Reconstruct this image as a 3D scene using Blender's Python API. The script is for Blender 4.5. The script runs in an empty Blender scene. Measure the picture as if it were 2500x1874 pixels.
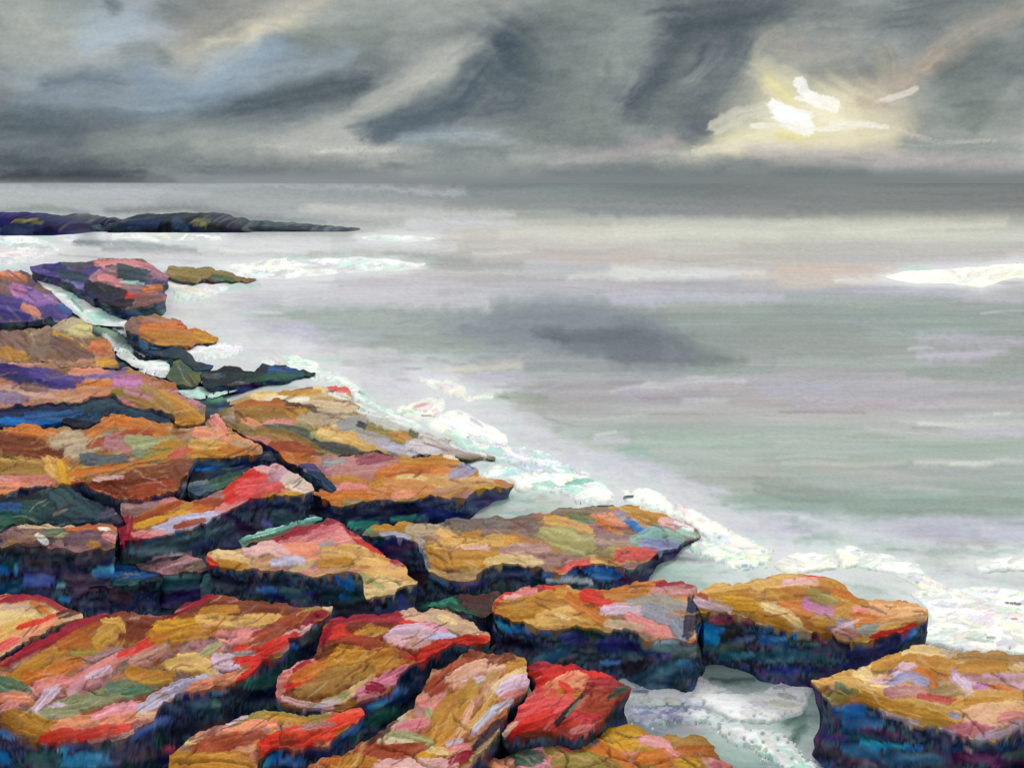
import bpy, math
import numpy as np
from mathutils import Vector

# ------------------------------------------------------------------ camera, sky, sun, exposure
FPX, CX, HR, CAMH = 2600.0, 1250.0, 446.0, 5.0      # focal length / centre / horizon row of the sketch sheet, eye height in m
scene = bpy.context.scene
cam = bpy.data.objects.new('camera', bpy.data.cameras.new('camera'))
scene.collection.objects.link(cam)
cam.location = (0, 0, CAMH)
cam.rotation_euler = (math.radians(90), 0, 0)
cam.data.sensor_width = 36.0
cam.data.lens = FPX / 2500.0 * 36.0
cam.data.shift_y = -(937.0 - HR) / 2500.0
cam.data.clip_start = 0.1
cam.data.clip_end = 60000.0
scene.camera = cam

SUN_AZ, SUN_EL = math.radians(17.0), math.radians(37.0)
sunvec = Vector((math.sin(SUN_AZ) * math.cos(SUN_EL), math.cos(SUN_AZ) * math.cos(SUN_EL), math.sin(SUN_EL)))
sl = bpy.data.lights.new('sun', 'SUN')
sl.energy = 1.5
sl.angle = math.radians(12.0)
sl.color = (1.0, 0.965, 0.90)
sun = bpy.data.objects.new('sun', sl)
sun.rotation_euler = sunvec.to_track_quat('Z', 'Y').to_euler()
sun.location = (40, 120, 90)
scene.collection.objects.link(sun)

world = bpy.data.worlds.new('World')
scene.world = world
world.use_nodes = True
wn, wl = world.node_tree.nodes, world.node_tree.links
wn.clear()
wout = wn.new('ShaderNodeOutputWorld'); wbg = wn.new('ShaderNodeBackground')
nish = wn.new('ShaderNodeTexSky'); nish.sky_type = 'NISHITA'; nish.sun_disc = False
nish.sun_elevation = SUN_EL; nish.sun_rotation = SUN_AZ
wtc = wn.new('ShaderNodeTexCoord'); wno = wn.new('ShaderNodeTexNoise')
wno.inputs['Scale'].default_value = 2.2; wno.inputs['Detail'].default_value = 5; wno.inputs['Distortion'].default_value = 0.8
wmp = wn.new('ShaderNodeMapping'); wmp.inputs['Scale'].default_value = (1, 1, 2.4)
wra = wn.new('ShaderNodeValToRGB')
wra.color_ramp.elements[0].position = 0.30; wra.color_ramp.elements[0].color = (2.6, 2.75, 2.85, 1)
wra.color_ramp.elements[1].position = 0.72; wra.color_ramp.elements[1].color = (5.6, 5.7, 5.55, 1)
wmx = wn.new('ShaderNodeMix'); wmx.data_type = 'RGBA'; wmx.inputs[0].default_value = 0.88
wl.new(wtc.outputs['Generated'], wmp.inputs['Vector']); wl.new(wmp.outputs['Vector'], wno.inputs['Vector'])
wl.new(wno.outputs['Fac'], wra.inputs['Fac'])
wl.new(nish.outputs['Color'], wmx.inputs[6]); wl.new(wra.outputs['Color'], wmx.inputs[7])
wl.new(wmx.outputs[2], wbg.inputs['Color']); wl.new(wbg.outputs['Background'], wout.inputs['Surface'])
wbg.inputs['Strength'].default_value = 0.15

scene.view_settings.view_transform = 'Standard'
scene.view_settings.look = 'None'
scene.view_settings.gamma = 1.0
scene.view_settings.use_curve_mapping = False
EXPOSURE = 0.40
scene.view_settings.exposure = EXPOSURE
scene.render.engine = 'CYCLES'
scene.cycles.max_bounces = 6
scene.cycles.diffuse_bounces = 3
scene.cycles.sample_clamp_indirect = 4.0

# ------------------------------------------------------------------ tools
COL = scene.collection
EXPF = 2.0 ** EXPOSURE
def s2l(c):
    c = np.clip(np.asarray(c, float) / 255.0, 0, 1)
    return np.where(c <= 0.04045, c / 12.92, ((c + 0.055) / 1.055) ** 2.4)

def _hash(i, j, seed):
    h = (i.astype(np.int64) * 374761393 + j.astype(np.int64) * 668265263 + seed * 974634541) & 0xffffffff
    h = ((h ^ (h >> 13)) * 1274126177) & 0xffffffff
    h = h ^ (h >> 16)
    return (h & 0xffffff) / float(0xffffff)
def vn(x, y, seed=0):
    xi, yi = np.floor(x), np.floor(y)
    fx, fy = x - xi, y - yi
    fx = fx * fx * (3 - 2 * fx); fy = fy * fy * (3 - 2 * fy)
    xi = xi.astype(np.int64); yi = yi.astype(np.int64)
    a, b = _hash(xi, yi, seed), _hash(xi + 1, yi, seed)
    c, d = _hash(xi, yi + 1, seed), _hash(xi + 1, yi + 1, seed)
    return (a + (b - a) * fx) * (1 - fy) + (c + (d - c) * fx) * fy
def fbm(x, y, seed=0, o=4):
    s = 0; a = .5; t = 0
    for k in range(o):
        s = s + a * vn(x, y, seed + k * 17); t += a; a *= .5; x = x * 2.03 + 5.1; y = y * 2.03 + 1.7
    return s / t
def sm(a, b, x):
    t = np.clip((x - a) / (b - a), 0, 1)
    return t * t * (3 - 2 * t)

PAL = dict(
 oc=(178,128,56), lo=(208,166,100), ye=(226,200,146), yl=(200,150,52), or_=(188,112,52), ob=(160,92,44), br=(104,52,34),
 rb=(142,66,44), db=(70,42,40), rd=(196,52,44), pr=(214,92,92), cr=(132,30,50), pk=(216,142,140), sa=(224,150,120), lp=(226,184,186),
 ll=(214,190,210), mp=(180,130,138), mv=(150,118,118), mb=(118,92,86), lv=(190,186,210), bv=(150,150,192), mg=(192,130,178),
 ol=(136,124,66), ob2=(146,112,62), sg=(156,160,118), gg=(104,122,100), gn=(76,106,84), dg=(34,74,60), tl=(106,162,146), mt=(166,208,192),
 wh=(238,240,234), cw=(236,230,212), bl=(34,108,176), b2=(44,84,134), nv=(24,34,66), nk=(22,24,32), dt=(38,58,66), st=(74,90,98),
 pu=(84,72,132), ind=(38,32,104), dp=(52,38,58), gr=(150,152,150), dgr=(92,92,84), be=(206,182,156), bg=(176,160,136), pl=(206,200,204),
 gl=(198,202,196), gs=(168,180,168), sl=(96,106,118), cream=(214,212,192), lg=(184,188,184), pw=(222,206,190))

FR = dict(A=(0,940,.2895), B=(600,900,.2895), C=(1200,1000,.2895), D=(0,1394,.2895), E=(600,1394,.2895), F=(1200,1394,.2895),
          G=(1860,1394,.2895), H=(1800,1000,.31646), P=(0,500,.36166), Q=(700,500,.40687), R=(1500,480,.45208),
          K=(0,0,.5651), L=(1250,0,.5651), N=(0,0,1.0))
def P_(frame, txt):
    ox, oy, f = FR[frame]
    return [(ox + f * float(a), oy + f * float(b)) for a, b in (t.split(',') for t in txt.split())]
def poly(txt):
    out = []; fr = 'N'
    for tok in txt.split():
        if tok.startswith('@'): fr = tok[1:]; continue
        out += P_(fr, tok)
    return out
WMUL = 1.0
def strokes(txt, soft=.14, dry=0., alpha=.95):
    out = []; fr = 'N'
    for line in txt.strip().split('\n'):
        line = line.strip()
        if not line: continue
        if line.startswith('@'): fr = line[1:].strip(); continue
        for item in line.split(';'):
            tk = item.split()
            if len(tk) < 3: continue
            st = dict(c=np.array(PAL[tk[0]] if tk[0] in PAL else [int(tk[0][i:i+2], 16) for i in (1, 3, 5)], float),
                      soft=soft, dry=dry, a=alpha)
            f = FR[fr][2]; w = float(tk[1]) * f / 2
            pts = []
            for t in tk[2:]:
                if ',' in t: pts += P_(fr, t)
                else: st[{'s': 'soft', 'd': 'dry', 'a': 'a'}[t[0]]] = float(t[1:])
            if len(pts) == 1: pts = [pts[0], (pts[0][0] + w * .6, pts[0][1] - w * .1)]
            st['p'] = np.array(pts); st['w'] = w * WMUL
            out.append(st)
    return out

def paint(P, col, hgt, sts, seed=0, relief=1.0, rag=.26, streak=1.0, jit=34, ends=.9, hf=True):
    """brush marks laid on a sheet of points P: colour and thickness"""
    for k, st in enumerate(sts):
        pts, w = st['p'], st['w']
        m = w * 1.6 + 3
        lo, hi = pts.min(0) - m, pts.max(0) + m
        idx = np.nonzero((P[:, 0] > lo[0]) & (P[:, 0] < hi[0]) & (P[:, 1] > lo[1]) & (P[:, 1] < hi[1]))[0]
        if not len(idx): continue
        p = P[idx]; sd = seed * 131 + k * 7
        wv = max(w * .55, 3.0 if hf else 12.)
        oc_ = .5 if hf else 0.
        dx = vn(p[:, 0] / wv, p[:, 1] / wv, sd) + oc_ * vn(p[:, 0] / (wv * .35), p[:, 1] / (wv * .35), sd + 1) - .5 - oc_ / 2
        dy = vn(p[:, 0] / wv, p[:, 1] / wv, sd + 2) + oc_ * vn(p[:, 0] / (wv * .35), p[:, 1] / (wv * .35), sd + 3) - .5 - oc_ / 2
        q2 = p + np.stack([dx, dy], 1) * w * rag
        best = np.full(len(p), 9e9); S = np.zeros(len(p)); L = np.zeros(len(p)); cum = 0.
        tot = max(1e-6, np.sum(np.hypot(*(pts[1:] - pts[:-1]).T)))
        for a, b in zip(pts[:-1], pts[1:]):
            ba = b - a; ln = max(1e-6, np.hypot(*ba)); u = ba / ln
            pa = q2 - a
            t = np.clip(pa @ u, 0, ln)
            d = np.hypot(pa[:, 0] - u[0] * t, pa[:, 1] - u[1] * t)
            s = pa[:, 0] * -u[1] + pa[:, 1] * u[0]
            tt = (cum + t) / tot
            wid = w * (.62 + .38 * np.sin(np.pi * np.clip(.12 + .8 * tt, 0, 1)))
            q = d / wid
            n = q < best
            best = np.where(n, q, best); S = np.where(n, s, S); L = np.where(n, cum + pa @ u, L)
            cum += ln
        b1 = vn(S / max(w * .22, 1.6) + 31, L / (w * 4.5 * streak) + 3, sd + 4)
        b2 = vn(S / max(w * .09, 1.3) + 7, L / (w * 7 * streak) + 9, sd + 5)
        b = .72 * b1 + .28 * b2
        if not hf: b = vn(S / max(w * .4, 9.) + 31, L / (w * 4) + 3, sd + 4)
        so = st['soft']
        endf = sm(w * 1.1, 0, L) + sm(tot - w * 1.6, tot, L)
        a = 1 - sm(1 - so, 1 + so * .35 + .02, best + (b - .5) * (.2 + ends * np.clip(endf, 0, 1)))
        if st['dry'] > 0 and hf:
            g = .5 * b + .5 * vn(p[:, 0] / 3.1, p[:, 1] / 2.7, sd + 6)
            a = a * sm(st['dry'] - .12, st['dry'] + .12, g + .25 * (1 - np.clip(best, 0, 1)))
        a = np.clip(a, 0, 1) * st['a']
        c = st['c'] + ((b - .5) * jit * 2)[:, None] * np.array([1, .96, .9])
        mixin = (.12 + .25 * np.clip(L / tot, 0, 1)) * (1 - b)
        aa = (a * (1 - mixin))[:, None]
        col[idx] = col[idx] * (1 - aa) + c * aa
        rim = np.exp(-((best - .86) / .13) ** 2)
        hgt[idx] = hgt[idx] * (1 - .55 * a) + a * relief * min(1.4, .5 + w / 22.) * (.25 + .75 * b + .55 * rim)

def auto_strokes(bb, n, pal, ang, wr, lr, seed, soft=.25, dry=0., alpha=.9, jang=.35, inside=None):
    r = np.random.default_rng(seed); out = []
    for k in range(n):
        x = r.uniform(bb[0], bb[2]); y = r.uniform(bb[1], bb[3])
        a = math.radians(ang) + r.normal(0, jang)
        w = r.uniform(*wr); l = r.uniform(*lr)
        bend = r.normal(0, .25)
        c = np.array(PAL[pal[r.integers(len(pal))]], float) + r.normal(0, 9, 3)
        x2, y2 = x + l * .5 * math.cos(a), y + l * .5 * math.sin(a)
        out.append(dict(c=c, p=np.array([(x, y), (x2, y2), (x2 + l * .5 * math.cos(a + bend), y2 + l * .5 * math.sin(a + bend))]),
                        w=w / 2, soft=soft, dry=dry if r.random() < .5 else 0., a=alpha))
    return out

def inside(poly, P):
    x, y = P[:, 0], P[:, 1]; c = np.zeros(len(P), bool)
    for (x1, y1), (x2, y2) in zip(poly, np.roll(poly, -1, 0)):
        if y1 == y2: continue
        c ^= ((y1 > y) != (y2 > y)) & (x < (x2 - x1) * (y - y1) / (y2 - y1) + x1)
    return c
def nearest(poly, P):
    bd = np.full(len(P), 9e9); bp = P.copy()
    for a, b in zip(poly, np.roll(poly, -1, 0)):
        ba = b - a; l2 = max(ba @ ba, 1e-9)
        t = np.clip(((P - a) @ ba) / l2, 0, 1)
        q = a + t[:, None] * ba
        d = np.hypot(*(P - q).T)
        n = d < bd
        bd = np.where(n, d, bd); bp[n] = q[n]
    return bd, bp
def rough_outline(pts, amp, seed, step=9.):
    pts = np.array(pts, float); out = []
    # light rounding, then ragged nibbles
    for a, b in zip(pts, np.roll(pts, -1, 0)):
        n = max(1, int(np.hypot(*(b - a)) / step))
        for k in range(n): out.append(a + (b - a) * k / n)
    o = np.array(out)
    for _ in range(1): o = .5 * o + .25 * (np.roll(o, 1, 0) + np.roll(o, -1, 0))
    n1 = vn(o[:, 0] / 14, o[:, 1] / 14, seed) - .5 + .6 * (vn(o[:, 0] / 6, o[:, 1] / 6, seed + 1) - .5)
    n2 = vn(o[:, 0] / 14, o[:, 1] / 14, seed + 2) - .5 + .6 * (vn(o[:, 0] / 6, o[:, 1] / 6, seed + 3) - .5)
    m1 = vn(o[:, 0] / 38, o[:, 1] / 30, seed + 4) - .5; m2 = vn(o[:, 0] / 38, o[:, 1] / 30, seed + 5) - .5
    m1 = np.round(m1 * 5) / 5; m2 = np.round(m2 * 5) / 5
    return o + np.stack([n1 * 2 + m1 * 3.2, n2 * 1.6 + m2 * 2.4], 1) * amp

def facets(X, Y, cell, seed):
    """broken planes: every cell of the rock face has its own level and slant"""
    gx, gy = np.floor(X / cell).astype(np.int64), np.floor(Y / cell).astype(np.int64)
    bd = np.full(len(X), 9e9); out = np.zeros(len(X)); sec = np.full(len(X), 9e9)
    for i in (-1, 0, 1):
        for j in (-1, 0, 1):
            cx, cy = gx + i, gy + j
            px = (cx + _hash(cx, cy, seed)) * cell; py = (cy + _hash(cx, cy, seed + 1)) * cell
            d = (X - px) ** 2 + ((Y - py) * .8) ** 2
            z = (_hash(cx, cy, seed + 2) - .5) + ((X - px) * (_hash(cx, cy, seed + 3) - .5) + (Y - py) * (_hash(cx, cy, seed + 4) - .5)) * 2.6 / cell
            n = d < bd
            sec = np.where(n, bd, np.minimum(sec, d))
            bd = np.where(n, d, bd); out = np.where(n, z, out)
    return out, np.sqrt(sec) - np.sqrt(bd)

def mesh_from(name, V, Fq, colr, mat, parent=None, smooth=True):
    me = bpy.data.meshes.new(name)
    V = np.ascontiguousarray(V, np.float32); Fq = np.ascontiguousarray(Fq, np.int32)
    me.vertices.add(len(V)); me.vertices.foreach_set('co', V.ravel())
    k = Fq.shape[1]
    me.loops.add(Fq.size); me.loops.foreach_set('vertex_index', Fq.ravel())
    me.polygons.add(len(Fq)); me.polygons.foreach_set('loop_start', np.arange(0, Fq.size, k, dtype=np.int32))
    me.polygons.foreach_set('use_smooth', np.full(len(Fq), smooth))
    me.update(calc_edges=True)
    if colr is not None:
        at = me.color_attributes.new('Col', 'FLOAT_COLOR', 'POINT')
        c4 = np.ones((len(V), 4), np.float32); c4[:, :3] = colr
        at.data.foreach_set('color', c4.ravel())
    me.materials.append(mat)
    o = bpy.data.objects.new(name, me); COL.objects.link(o)
    if parent is not None: o.parent = parent
    return o
def tag(o, label=None, cat=None, group=None, kind=None):
    for k, v in (('label', label), ('category', cat), ('group', group), ('kind', kind)):
        if v: o[k] = v
    return o

def material(name, rough, spec, bump, scale, stretch=(1, 1, 1), vary=.12, bump_dist=.01):
    m = bpy.data.materials.new(name); m.use_nodes = True
    n, l = m.node_tree.nodes, m.node_tree.links
    b = n['Principled BSDF']
    at = n.new('ShaderNodeAttribute'); at.attribute_name = 'Col'
    tc = n.new('ShaderNodeTexCoord'); mp = n.new('ShaderNodeMapping'); mp.inputs['Scale'].default_value = stretch
    no = n.new('ShaderNodeTexNoise'); no.inputs['Scale'].default_value = scale; no.inputs['Detail'].default_value = 6
    l.new(tc.outputs['Object'], mp.inputs['Vector']); l.new(mp.outputs['Vector'], no.inputs['Vector'])
    mr = n.new('ShaderNodeMapRange'); mr.inputs['From Min'].default_value = .3; mr.inputs['From Max'].default_value = .7
    mr.inputs['To Min'].default_value = 1 - vary; mr.inputs['To Max'].default_value = 1 + vary
    l.new(no.outputs['Fac'], mr.inputs['Value'])
    mul = n.new('ShaderNodeVectorMath'); mul.operation = 'SCALE'
    l.new(at.outputs['Color'], mul.inputs[0]); l.new(mr.outputs['Result'], mul.inputs['Scale'])
    l.new(mul.outputs['Vector'], b.inputs['Base Color'])
    bp = n.new('ShaderNodeBump'); bp.inputs['Strength'].default_value = bump; bp.inputs['Distance'].default_value = bump_dist
    l.new(no.outputs['Fac'], bp.inputs['Height']); l.new(bp.outputs['Normal'], b.inputs['Normal'])
    b.inputs['Roughness'].default_value = rough; b.inputs['Specular IOR Level'].default_value = spec
    return m
M_ROCK = material('painted_rock', .6, .025, .16, 30, (1, .6, 1), .10, .01)
M_FLANK = material('dark_rock_painted_shade', .5, .025, .3, 16, (1, 1, 1.6), .15, .015)  # carries the painted shade of the flanks, also the dark reef and shelf
M_SEA = material('milky_sea', .6, .008, .1, 1.6, (.25, 1, 1), .04, .02)
M_FOAM = material('sea_foam', .6, .08, .25, 30, (1, .6, 1), .06, .015)
GT, GW, GS, GF = .89, .21, .84, .68         # light that reaches tops, flanks, sea and foam, used to turn seen colours into base colours
def albedo(c, g, cap=.92):
    return np.clip(s2l(c) / (g * EXPF), 0.002, cap)

def unproject(u, v, z):
    d = FPX * (CAMH - z) / (v - HR)
    return (u - CX) / FPX * d, d

WALLS = []          # filled below: marks on the dark flanks

def sheet(pts, step, amp, seed, lace=0.):
    """quads filling an outline drawn on the sketch sheet, edges snapped to the outline"""
    o = rough_outline(pts, amp, seed)
    mg_ = 26 if lace > 0 else step
    x0, y0 = o.min(0) - mg_; x1, y1 = o.max(0) + mg_
    nx, ny = int((x1 - x0) / step) + 1, int((y1 - y0) / step) + 1
    gx, gy = np.meshgrid(x0 + np.arange(nx + 1) * step, y0 + np.arange(ny + 1) * step)
    cc = np.stack([(gx[:-1, :-1] + step / 2).ravel(), (gy[:-1, :-1] + step / 2).ravel()], 1)
    ins = inside(o, cc)
    if lace > 0:
        d, _ = nearest(o[::2], cc[ins])
        h = vn(cc[ins][:, 0] / 9, cc[ins][:, 1] / 5, seed + 9) * .6 + vn(cc[ins][:, 0] / 4, cc[ins][:, 1] / 3, seed + 10) * .4
        keep = h > lace * np.exp(-d / 14.) + .12 * lace
        z = np.nonzero(ins)[0]
        out = np.nonzero(~ins)[0]
        do, _ = nearest(o[::2], cc[out])
        ho = vn(cc[out][:, 0] / 7, cc[out][:, 1] / 4.5, seed + 11) * .65 + vn(cc[out][:, 0] / 3.2, cc[out][:, 1] / 2.8, seed + 12) * .35
        ins[z[~keep]] = False
        ins[out[(do < 24) & (ho > .66 + .5 * max(0., .5 - lace) + .3 * do / 24)]] = True
    jj, ii = np.unravel_index(np.nonzero(ins)[0], (ny, nx))
    W = nx + 1
    quads = np.stack([jj * W + ii, jj * W + ii + 1, (jj + 1) * W + ii + 1, (jj + 1) * W + ii], 1)
    used, inv = np.unique(quads, return_inverse=True)
    quads = inv.reshape(quads.shape)
    P = np.stack([gx.ravel()[used], gy.ravel()[used]], 1)
    # boundary edges (directed as in the quads)
    e = np.concatenate([quads[:, [k, (k + 1) % 4]] for k in range(4)])
    key = e[:, 0].astype(np.int64) * (len(P) + 1) + e[:, 1]
    rev = e[:, 1].astype(np.int64) * (len(P) + 1) + e[:, 0]
    be = e[~np.isin(key, rev)]
    bv = np.unique(be)
    d, q = nearest(o, P[bv])
    mv_ = d < step * 1.3
    P[bv[mv_]] = q[mv_]
    return P, quads, be, bv, o

def rock(name, label, outline, z, base, ang=0, marks='', tilt=0., n_auto=None, step=2.6, bottom=-.3, dome=.05, amp=5.2, seed=1, dip=None,
         group=None, flank_pal=('nv', 'nk', 'dt', 'nk', 'dp', 'dt', 'nv', 'nk'), relief=.009, wr=(12, 30), lr=(40, 150), cat='rock', rough=.03, facet=.022, fcell=.6):
    pts = poly(outline)
    P, quads, be, bv, o = sheet(pts, step, amp, seed)
    bb = (*P.min(0), *P.max(0))
    vm = .5 * (bb[1] + bb[3])
    # colours
    col = np.zeros((len(P), 3)); hgt = np.zeros(len(P))
    n = fbm(P[:, 0] / 40, P[:, 1] / 22, seed + 40)
    pals = np.array([PAL[b] for b in base], float)
    k = np.clip(n * 1.6 - .3, 0, .999) * (len(pals) - 1)
    i0 = k.astype(int); f = (k - i0)[:, None]
    col[:] = pals[i0] * (1 - f) + pals[np.minimum(i0 + 1, len(pals) - 1)] * f
    col *= .88
    area = len(quads) * step * step
    if n_auto is None: n_auto = int(area / 700)
    paint(P, col, hgt, auto_strokes(bb, n_auto, base, ang, wr, lr, seed + 5, dry=.45, alpha=.75, jang=.2), seed + 1, relief)
    mk = strokes(marks)
    for m_ in mk:
        m_['w'] *= 1.22
        p_ = m_['p']; d0_ = p_[0] - p_[1]; d1_ = p_[-1] - p_[-2]
        p_[0] = p_[0] + d0_ / max(np.hypot(*d0_), 1e-6) * m_['w'] * .5; p_[-1] = p_[-1] + d1_ / max(np.hypot(*d1_), 1e-6) * m_['w'] * .7
        g_ = m_['c'].mean(); m_['c'] = np.clip(g_ + (m_['c'] - g_) * 1.16, 4, 250) * 1.02
    paint(P, col, hgt, mk, seed + 2, relief)
    fine = auto_strokes(bb, int(area / 700), list(base) + ['br', 'db', 'be'], ang, (3, 8), (16, 70), seed + 15, soft=.4, dry=.45, alpha=.5, jang=.22)
    paint(P, col, hgt, fine, seed + 16, relief * .7)
    col += ((vn(P[:, 0] / 3.2, P[:, 1] / 2.6, seed + 3) - .5) * 18)[:, None]
    # place on the ground
    zn = z + tilt * (P[:, 1] - vm) / 100.
    if dip: zn = zn - dip[2] * sm(dip[0], dip[1], P[:, 0])
    de, _ = nearest(o[::2], P)
    e = np.clip(de / 60., 0, 1)
    zn = zn + dome * e * (2 - e)
    X, Y = unproject(P[:, 0], P[:, 1], zn)
    rel = (fbm(X * 1.3, Y * 1.3, seed + 60) - .5) * rough * 2 * np.clip(de / 20, .25, 1) + hgt * (Y / 10.)
    wx_ = X + (fbm(X * 3, Y * 3, seed + 63) - .5) * .3; wy_ = Y + (fbm(X * 3, Y * 3, seed + 64) - .5) * .3
    fz, gap = facets(wx_, wy_, fcell * max(1., float(Y.mean()) / 12), seed + 62)
    rel = rel + fz * facet * np.clip(de / 26, .1, 1) * sm(0, .16, gap)
    crk = np.exp(-(gap / (.02 * Y.mean() / 10)) ** 2) * sm(.5, .7, fbm(X * 1.1, Y * 1.1, seed + 65)) * np.clip(de / 12, 0, 1)
    rel = rel - crk * .03
    col = col * (1 - .4 * crk[:, None]) + np.array(PAL['db'], float) * .4 * crk[:, None]
    V = np.stack([X, Y, zn + rel], 1)
    body = bpy.data.objects.new(name, None); COL.objects.link(body)
    tag(body, label, cat, group)
    org = np.array([V[:, 0].mean(), V[:, 1].mean(), 0.])
    body.location = org; body.empty_display_size = .3
    mesh_from('rock_top', V - org, quads[:, ::-1], albedo(col, GT), M_ROCK, body)
    # flanks: the shade of the rock sides is painted in as dark colour
    K = 26
    nb = len(bv); loc = {int(v): i for i, v in enumerate(bv)}
    nrm = np.zeros((nb, 2))
    ia = np.array([loc[int(v)] for v in be[:, 0]]); ib = np.array([loc[int(v)] for v in be[:, 1]])
    ex, ey = V[be[:, 1], 0] - V[be[:, 0], 0], V[be[:, 1], 1] - V[be[:, 0], 1]
    ln = np.maximum(np.hypot(ex, ey), 1e-6)
    en = np.stack([-ey / ln, ex / ln], 1)
    cen = V[:, :2].mean(0)
    np.add.at(nrm, ia, en); np.add.at(nrm, ib, en)
    mid = .5 * (V[be[:, 0], :2] + V[be[:, 1], :2])
    if np.sum(np.einsum('ij,ij->i', en, mid - cen)) < 0: nrm = -nrm; flip = True
    else: flip = False
    for _ in range(14):
        acc = nrm.copy(); np.add.at(acc, ia, nrm[ib]); np.add.at(acc, ib, nrm[ia])
        nrm = acc / np.maximum(np.hypot(*acc.T), 1e-6)[:, None]
    top = V[bv]
    smo = top[:, :2].copy()
    for _ in range(26):
        acc = smo.copy(); cnt = np.ones(nb)
        np.add.at(acc, ia, smo[ib]); np.add.at(acc, ib, smo[ia]); np.add.at(cnt, ia, 1); np.add.at(cnt, ib, 1)
        smo = acc / cnt[:, None]
    rows = []
    for r in range(K + 1):
        t = r / K
        zz = top[:, 2] + (bottom - top[:, 2]) * t
        fbn = fbm(top[:, 0] * 2.2 + 9, zz * 6 + top[:, 1] * 2.2, seed + 70, 3) - .5
        strat = vn(zz * 11 + 3, top[:, 0] * .6, seed + 71) - .5
        off = (-.05 * math.sin(math.pi * min(1, t * 1.3)) + fbn * .11 + strat * .03) * min(1., t * 5) + .10 * t * t
        if r == 0: off = np.zeros(nb)
        bx_ = top[:, :2] + (smo - top[:, :2]) * min(1., t * 5)
        p = np.stack([bx_[:, 0] + nrm[:, 0] * off, bx_[:, 1] + nrm[:, 1] * off, zz - (.001 if r == 0 else 0)], 1)
        rows.append(p)
    FV = np.concatenate(rows)
    q = []
    for r in range(K):
        q.append(np.stack([r * nb + ia, r * nb + ib, (r + 1) * nb + ib, (r + 1) * nb + ia], 1))
    q = np.concatenate(q)
    if flip is False: q = q
    u = CX + FPX * FV[:, 0] / FV[:, 1]; v = HR + FPX * (CAMH - FV[:, 2]) / FV[:, 1]
    PW = np.stack([u, v], 1)
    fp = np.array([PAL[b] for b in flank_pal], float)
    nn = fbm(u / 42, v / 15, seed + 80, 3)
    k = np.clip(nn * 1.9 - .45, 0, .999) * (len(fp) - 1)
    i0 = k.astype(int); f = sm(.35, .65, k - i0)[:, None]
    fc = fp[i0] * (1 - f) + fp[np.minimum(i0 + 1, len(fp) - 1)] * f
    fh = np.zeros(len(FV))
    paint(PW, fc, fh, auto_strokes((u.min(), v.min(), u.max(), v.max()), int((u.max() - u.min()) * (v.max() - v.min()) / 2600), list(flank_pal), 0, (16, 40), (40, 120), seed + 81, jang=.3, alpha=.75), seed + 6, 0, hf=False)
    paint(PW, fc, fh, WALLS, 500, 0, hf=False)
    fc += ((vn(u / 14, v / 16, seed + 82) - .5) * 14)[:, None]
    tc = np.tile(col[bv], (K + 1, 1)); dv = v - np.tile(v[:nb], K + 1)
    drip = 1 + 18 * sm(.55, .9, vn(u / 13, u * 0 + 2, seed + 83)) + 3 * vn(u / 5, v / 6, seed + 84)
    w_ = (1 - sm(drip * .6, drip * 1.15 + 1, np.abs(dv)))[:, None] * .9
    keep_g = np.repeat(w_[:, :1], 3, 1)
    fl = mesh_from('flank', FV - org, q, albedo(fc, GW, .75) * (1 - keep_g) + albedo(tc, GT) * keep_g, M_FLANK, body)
    fl['label'] = 'flank of the rock with its shade painted dark'
    return body

def foam(name, label, outline, z=.05, base=('wh', 'cw', 'pl', 'wh'), ang=0, marks='', seed=1, step=2.6, amp=4., lace=.5, relief=.009, group=None, wr=(6, 20), lr=(18, 80), on=0., under=(186, 198, 194), wash=1.):
    """a skin of foam lying on the water (or at height 'on'), thin at its torn edge"""
    pts = poly(outline)
    P, quads, be, bv, o = sheet(pts, step, amp, seed, lace * .62)
    bb = (*P.min(0), *P.max(0))
    col = np.zeros((len(P), 3)); hgt = np.zeros(len(P))
    pals = np.array([PAL[b] for b in base], float)
    k = np.clip(fbm(P[:, 0] / 40, P[:, 1] / 10, seed + 40) * 1.6 - .3, 0, .999) * (len(pals) - 1)
    i0 = k.astype(int); f = (k - i0)[:, None]
    col[:] = pals[i0] * (1 - f) + pals[np.minimum(i0 + 1, len(pals) - 1)] * f
    area = len(quads) * step * step
    paint(P, col, hgt, auto_strokes(bb, int(area / 260), list(base) + ['gl'], ang, wr, lr, seed + 5, dry=.5, jang=.25), seed + 1, relief)
    paint(P, col, hgt, strokes(marks), seed + 2, relief)
    col += ((fbm(P[:, 0] / 9, P[:, 1] / 4, seed + 8) - .5) * 26)[:, None]
    X, Y = unproject(P[:, 0], P[:, 1], on + .012)
    de, _ = nearest(o[::2], P)
    isb0 = np.zeros(len(P)); isb0[bv] = 1
    for _ in range(2):
        qa = isb0[quads].max(1); nb_ = np.zeros(len(P)); np.maximum.at(nb_, quads.ravel(), np.repeat(qa, 4)); isb0 = np.maximum(isb0, nb_ * .72)
    thin = (isb0 * .42 + .12 * np.exp(-de / 10.))[:, None]
    col = col * (1 - thin) + np.array(under, float) * thin
    isb = np.zeros(len(P), bool); isb[bv] = True
    sc_ = np.clip(Y / 10, 1, 2.2)
    zz = on + .012 + sc_ * (.008 * np.clip(de / 14, 0, 1) + hgt * .8)
    zz = np.where(isb, on - .006 + .004 * sm(20, 40, Y), zz)
    V = np.stack([X, Y, zz + .006], 1)
    ob = mesh_from(name, V, quads[:, ::-1], albedo(col, GF), M_FOAM)
    return tag(ob, label, 'foam', group, 'stuff')

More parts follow.
